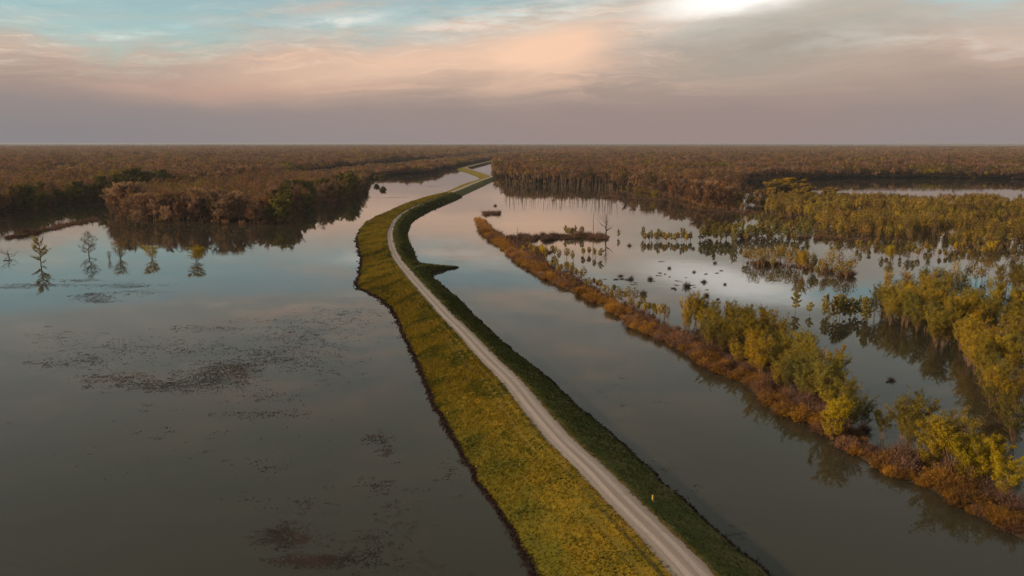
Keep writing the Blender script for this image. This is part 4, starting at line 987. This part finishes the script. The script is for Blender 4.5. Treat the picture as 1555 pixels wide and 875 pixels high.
# ------------------------------------------------------------------ single bushes in the pool
bushes = [(958.6, 424.6, 1.0, 'dark round bush in the pool, leftmost of the scattered bushes near the brush strip'), (987.6, 424.6, 1.2, 'twiggy bush in the pool right of the dark round bush'),
          (976.5, 447, 1.2, 'dark bush with spreading debris close to the brush strip'), (1016.6, 408, .9, 'small spiky bush on a floating mat in the upper pool'), (1054, 413.6, .8, 'flat brown bush leaning right in the pool'),
          (1069, 429, 1.1, 'dark fan-shaped bush in the pool'), (1043, 436, 1.5, 'tall reddish twiggy bush in the middle of the scattered bushes'), (1052.6, 378, .9, 'small dark bush just under the short row of pale willows'),
          (1086, 400, 1.0, 'dark pointed bush alone in the middle of the pink pool'), (1101, 432.4, .6, 'tiny faint bush alone right of the fan-shaped bush'), (1073, 449.5, 1.1, 'dark bush lowest of the scattered bushes in the pool'),
          (956, 373.5, 1.2, 'dark bush right of the dead tree'), (884, 391.5, .7, 'small dark bush below the dead tree'), (730, 346, 2.4, 'big round brown bush on the tip of the brush strip'), (752, 313, 1.6, 'brown bush on the islet beside the far levee water'),
          (1319, 391, .9, 'small dark bush in front of the middle swamp'), (1353, 578, .8, 'small dark snag of sticks in the open channel')]
for px, py, s, lab in bushes:
    x, y = at(px, py); o = link('shrub', random.choice(DSH), loc=(x, y, 0), label=lab, cat='bush'); o.scale = (s, s, s * .95); o.rotation_euler.z = random.uniform(0, 6)

# fallen logs and mats lying around the bushes
def log_mesh(seed, L):
    L = L * .7
    r = np.random.default_rng(seed); T = MB(); n = 6; xs = np.linspace(-L / 2, L / 2, n); pts = np.c_[xs, r.normal(0, .12, n), r.normal(.08, .05, n)]; T.tube(pts, np.linspace(.2, .08, n), 6)
    for k in range(4):
        i = r.integers(1, n - 1); a = r.uniform(-1.2, 1.2); e = pts[i] + np.array([math.cos(a), math.sin(a) * r.choice([-1, 1]), r.uniform(.2, .9)]) * r.uniform(.7, 1.5); T.tube([pts[i], e], [.07, .02], 4)
    return T.mesh('log', M_DEAD)
LOG = [log_mesh(400 + i, [4, 6, 8][i]) for i in range(3)]
for i in range(26):
    px = random.uniform(890, 1110); py = random.gauss(426, 15) - (px - 1000) * .03
    if inside(np.array([at(px, py)]), S_POLY)[0] or py < 385: continue
    x, y = at(px, py); o = link('reed_clump', random.choice(DSH), loc=(x, y, 0), label='little dark clump of twigs among the scattered bushes of the pool', cat='bush', group='twig clumps in the pool'); q = random.uniform(.25, .7); o.scale = (q * 2.0, q * .9, q * random.uniform(.35, .9)); o.rotation_euler.z = random.gauss(0, .5)
for i in range(16):
    px = random.uniform(905, 1105); py = random.gauss(428, 14)
    if py < 385 or py > 462: continue
    if inside(np.array([at(px, py)]), S_POLY)[0]: continue
    x, y = at(px, py); o = link('fallen_log', random.choice(LOG), loc=(x, y, .02), label='dark log floating among the scattered bushes of the pool', cat='log', group='logs floating in the pool'); o.rotation_euler.z = random.gauss(0, .35); o.scale = (.65,) * 3
for px, py, lab in ((1353, 580, 'dark log floating in the open channel beside the snag of sticks'), (1130, 357, 'long dark log left of the narrow line of willows'), (1296, 396, 'log on the water right of the narrow line of willows'), (12, 396, 'dark fallen log in the water at the left edge of the photo')):
    x, y = at(px, py); o = link('fallen_log', random.choice(LOG), loc=(x, y, .02), label=lab, cat='log'); o.rotation_euler.z = random.gauss(0, .2)

# ------------------------------------------------------------------ trees standing alone
x, y = at(920, 363); dead = bare_model(501, H=17, nleaf=60, R=5.2, thick=.55, bark=M_DEAD, material=M_DEAD, lsize=.5, wid=.05)
plant_tree('dead_tree', dead, x, y, 1.0, 'tall bare dead tree with broken crown in the pool', rz=1.0)
alone = [(166, 395, 5, willow_model(520, H=5, material=M_WILLOW, nleaf=900, spread=.9, bark=M_BARK, low=.15), 'small olive sapling left of the leaning olive tree in the left lake'),
         (206, 345, 12, bare_model(521, H=12, R=4, material=M_TAN, nleaf=1500, lsize=.4), 'tan tree standing in the water just off the left end of the wooded point'),
         (252, 344, 15, bare_model(522, H=15, R=4.5, material=M_TAN, nleaf=1800, lsize=.4), 'tall tan tree standing in the water off the middle of the wooded point'),
         (62, 402, 14.6, bare_model(510, H=14.6, R=4.0, material=M_PALE, nleaf=2200, lsize=.32, wid=.14, low=.08), 'tall thin leafy tree in the left lake, leftmost of those standing clear'),
         (135, 388, 14.0, bare_model(511, H=14, R=5.6, material=M_DRY, nleaf=1200, lsize=.5, wid=.04, low=.12, cone=.7), 'bare conical tree standing alone in the left lake'),
         (183, 393, 8.8, willow_model(512, H=8.8, material=M_WILLOW, nleaf=2600, spread=1.1, bark=M_BARK, low=.15), 'leaning olive tree with open crown in the left lake'),
         (231, 394, 9.0, willow_model(513, H=9, material=M_YELLOW, nleaf=6000, spread=1.1, low=.0), 'compact yellow tree in the left lake'),
         (299, 397, 9.0, willow_model(514, H=9, material=M_YELLOW, nleaf=5500, spread=1.1, low=.0, bark=M_BARK), 'wide yellow-green tree, rightmost of those standing in the left lake'),
         (491, 321, 17.0, bare_model(515, H=17, R=5, material=M_DRY, nleaf=900, lsize=.5, wid=.05), 'bare tree standing in the water off the right end of the wooded point'),
         (176, 336, 13.0, bare_model(516, H=13, R=5, material=M_DRY, nleaf=500, lsize=.5, wid=.05), 'pale bare tree at the left end of the wooded point'),
         (582, 279, 14, bare_model(517, H=14, R=5, material=M_DARKG, nleaf=1400, lsize=.8, wid=.4), 'small green tree standing off the shore of the left cove'),
         (572, 277, 10, bare_model(519, H=10, R=5, material=M_DARKG, nleaf=1400, lsize=.8, wid=.4), 'lower green tree left of the one standing off the left cove')]
for px, py, h, mdl, lab in alone:
    x, y = at(px, py); plant_tree('tree', mdl, x, y, {183: 1.5, 231: 1.5, 299: 1.9}.get(px, 1.0), lab, sz={183: 1.0, 231: .85, 299: .85}.get(px, 1.0), tilt=random.uniform(-.13, .13))
x, y = at(14, 392); e = plant_tree('dead_tree', bare_model(518, H=9, R=6, nleaf=60, bark=M_DEAD, material=M_DEAD, lsize=.4, wid=.05, thick=.3, low=.1), x, y, 1.0, 'dark half-fallen dead tree at the left edge of the lake', tilt=.9, rz=.5)

for px, py, h, w_, lab in ((1172, 304, 22, 2.0, 'big round olive tree rising over the back of the middle swamp, left one'), (1196, 303, 25, 2.2, 'biggest round olive tree rising over the back of the middle swamp'),
                           (1222, 306, 20, 1.6, 'round olive tree right of the biggest one at the back of the middle swamp'), (1262, 309, 17, 1.8, 'broad olive tree at the back of the middle swamp, left of the pale pool'),
                           (1080, 319, 24, 1.3, 'tall reddish tree at the point where the flooded wood meets the pink pool'), (1098, 320, 22, 1.4, 'wide reddish tree right of the tall one where the wood meets the pool'), (1062, 317, 20, 1.2, 'reddish tree left of the tall one where the wood meets the pool')):
    x, y = at(px, py); ol = px > 1130; plant_tree('tree', random.choice(OLV) if ol else BAR[px % 6], x, y, h / (18 if ol else 22) * w_ * (1 if ol else .8), lab, sz=h / (18 if ol else 22))
for k_, (px, py) in enumerate(((1128, 312), (1140, 306), (1150, 313), (1134, 300), (1158, 318), (1122, 318))):
    x, y = at(px, py); plant_tree('tree', random.choice(BAR + TAN), x, y, random.uniform(.6, .85), 'brown bare tree in the narrow gap of water left of the round olive trees', 'trees of the narrow gap')
# thin snags along the far side of the pink pool
def snag_mesh(seed):
    r = np.random.default_rng(seed); T = MB(); H = 22; lx = r.normal(0, .9, 2)
    T.tube([(0, 0, -1), (lx[0] * .4, lx[1] * .4, H * .4), (lx[0], lx[1], H)], [.36, .28, .10], 5)
    for k in range(6):
        z = H * r.uniform(.4, .95); a = r.uniform(0, 6.28); L = r.uniform(.8, 2.2); T.tube([(lx[0] * z / H, lx[1] * z / H, z), (math.cos(a) * L, math.sin(a) * L, z + L * .8)], [.06, .03], 4)
    return T.mesh('snag', M_BARK)
SNAG = [snag_mesh(600 + i) for i in range(4)]
for i in range(90):
    px = random.uniform(764, 940); py = 291 + random.uniform(-2.5, 4) + (px > 900) * 6; x, y = at(px, py)
    o = link('snag', random.choice(SNAG), loc=(x, y, 0), label='thin leafless snag standing in water along the far side of the pink pool', cat='dead tree', group='snags of the pink pool'); o.rotation_euler = (random.gauss(0, .05), random.gauss(0, .05), random.uniform(0, 6)); o.scale = (1, 1, random.uniform(.6, 1.15))
for px, py, s, lab in ((901, 361, .75, 'thin straight snag left of the tall dead tree'), (786, 372, .5, 'short thin snag at the far end of the brush strip')):
    x, y = at(px, py); o = link('snag', SNAG[0], loc=(x, y, 0), label=lab, cat='dead tree'); o.scale = (.7, .7, s)

# ------------------------------------------------------------------ marker on the right bank, litter
m, gg, out = mat('yellow_paint'); n = gg.noise(pos(gg), 6.0, 3, .6); surf(gg, out, gg.mix(gg.rng(n, .4, .7), (.50, .28, .03), (.58, .40, .10)), .5, .4); M_YP = m
m, gg, out = mat('concrete'); n = gg.noise(pos(gg), 5.0, 3, .6); surf(gg, out, gg.mix(gg.rng(n, .4, .7), (.22, .20, .18), (.3, .28, .25)), .9, .2); M_CON = m
m, gg, out = mat('litter_white'); n = gg.noise(pos(gg), 9.0, 2, .6); surf(gg, out, gg.mix(n, (.6, .58, .54), (.8, .78, .74)), .6, .3); M_LIT = m
x, y = at(991, 762, 2.4); zz = float(levee_z(np.array([[x, y]]))[0][0])
for _ in range(4):
    x, y = at(991, 762, zz); zz = float(levee_z(np.array([[x, y]]))[0][0])
e = link('marker_post', None, loc=(x, y, zz), label='short yellow marker post on the dark right bank of the levee', cat='marker')
T = MB(); T.tube([(0, 0, -.1), (0, 0, .15), (0, 0, 1.0)], [.15, .14, .14], 10); link('post', T.mesh('post', M_YP, True), e)
T = MB(); T.tube([(0, 0, 1.0), (0, 0, 1.06), (0, 0, 1.13)], [.17, .16, .06], 10); link('cap', T.mesh('cap', M_YP, True), e)
T = MB(); T.tube([(0, 0, -.2), (0, 0, .10)], [.34, .30], 10); link('footing', T.mesh('footing', M_CON), e)
def litter(px, py, lab, s=.22):
    z0 = 1.0
    for _ in range(5):
        x, y = at(px, py, z0); z0 = float(levee_z(np.array([[x, y]]))[0][0])
    r = np.random.default_rng(int(px)); T = MB(); k = 7
    V = [(math.cos(j / k * 6.28) * s * r.uniform(.6, 1.2), math.sin(j / k * 6.28) * s * .7 * r.uniform(.6, 1.2), .02) for j in range(k)] + [(r.normal(0, .05), 0, s * .7), (0, 0, 0)]
    T.add(V, [(j, (j + 1) % k, k) for j in range(k)] + [((j + 1) % k, j, k + 1) for j in range(k)])
    link('litter', T.mesh('litter', M_LIT), loc=(x, y, z0 + .05), label=lab, cat='litter')
litter(679.6, 627.5, 'white scrap of litter at the left waterline of the levee')
litter(795, 581, 'pale scrap of litter on the right verge beside the road', .2)
litter(724, 709, 'pale scrap of litter by the waterline low on the left bank', .2)

# ------------------------------------------------------------------ air
m = bpy.data.materials.new('haze_air'); m.use_nodes = True; m.node_tree.nodes.clear(); gg = G(m.node_tree); out = gg.n('ShaderNodeOutputMaterial')
pv = gg.n('ShaderNodeVolumePrincipled'); pv.inputs['Density'].default_value = 4.5e-5; pv.inputs['Color'].default_value = (.66, .68, .78, 1); pv.inputs['Anisotropy'].default_value = 0.0
gg.link(pv.outputs[0], out.inputs['Volume'])
T = MB(); T.box((0, 17500, 30.5), (46000, 18500, 31.5)); link('haze', T.mesh('haze', m), kind='stuff', label='thin pale haze over the flooded land', cat='haze')
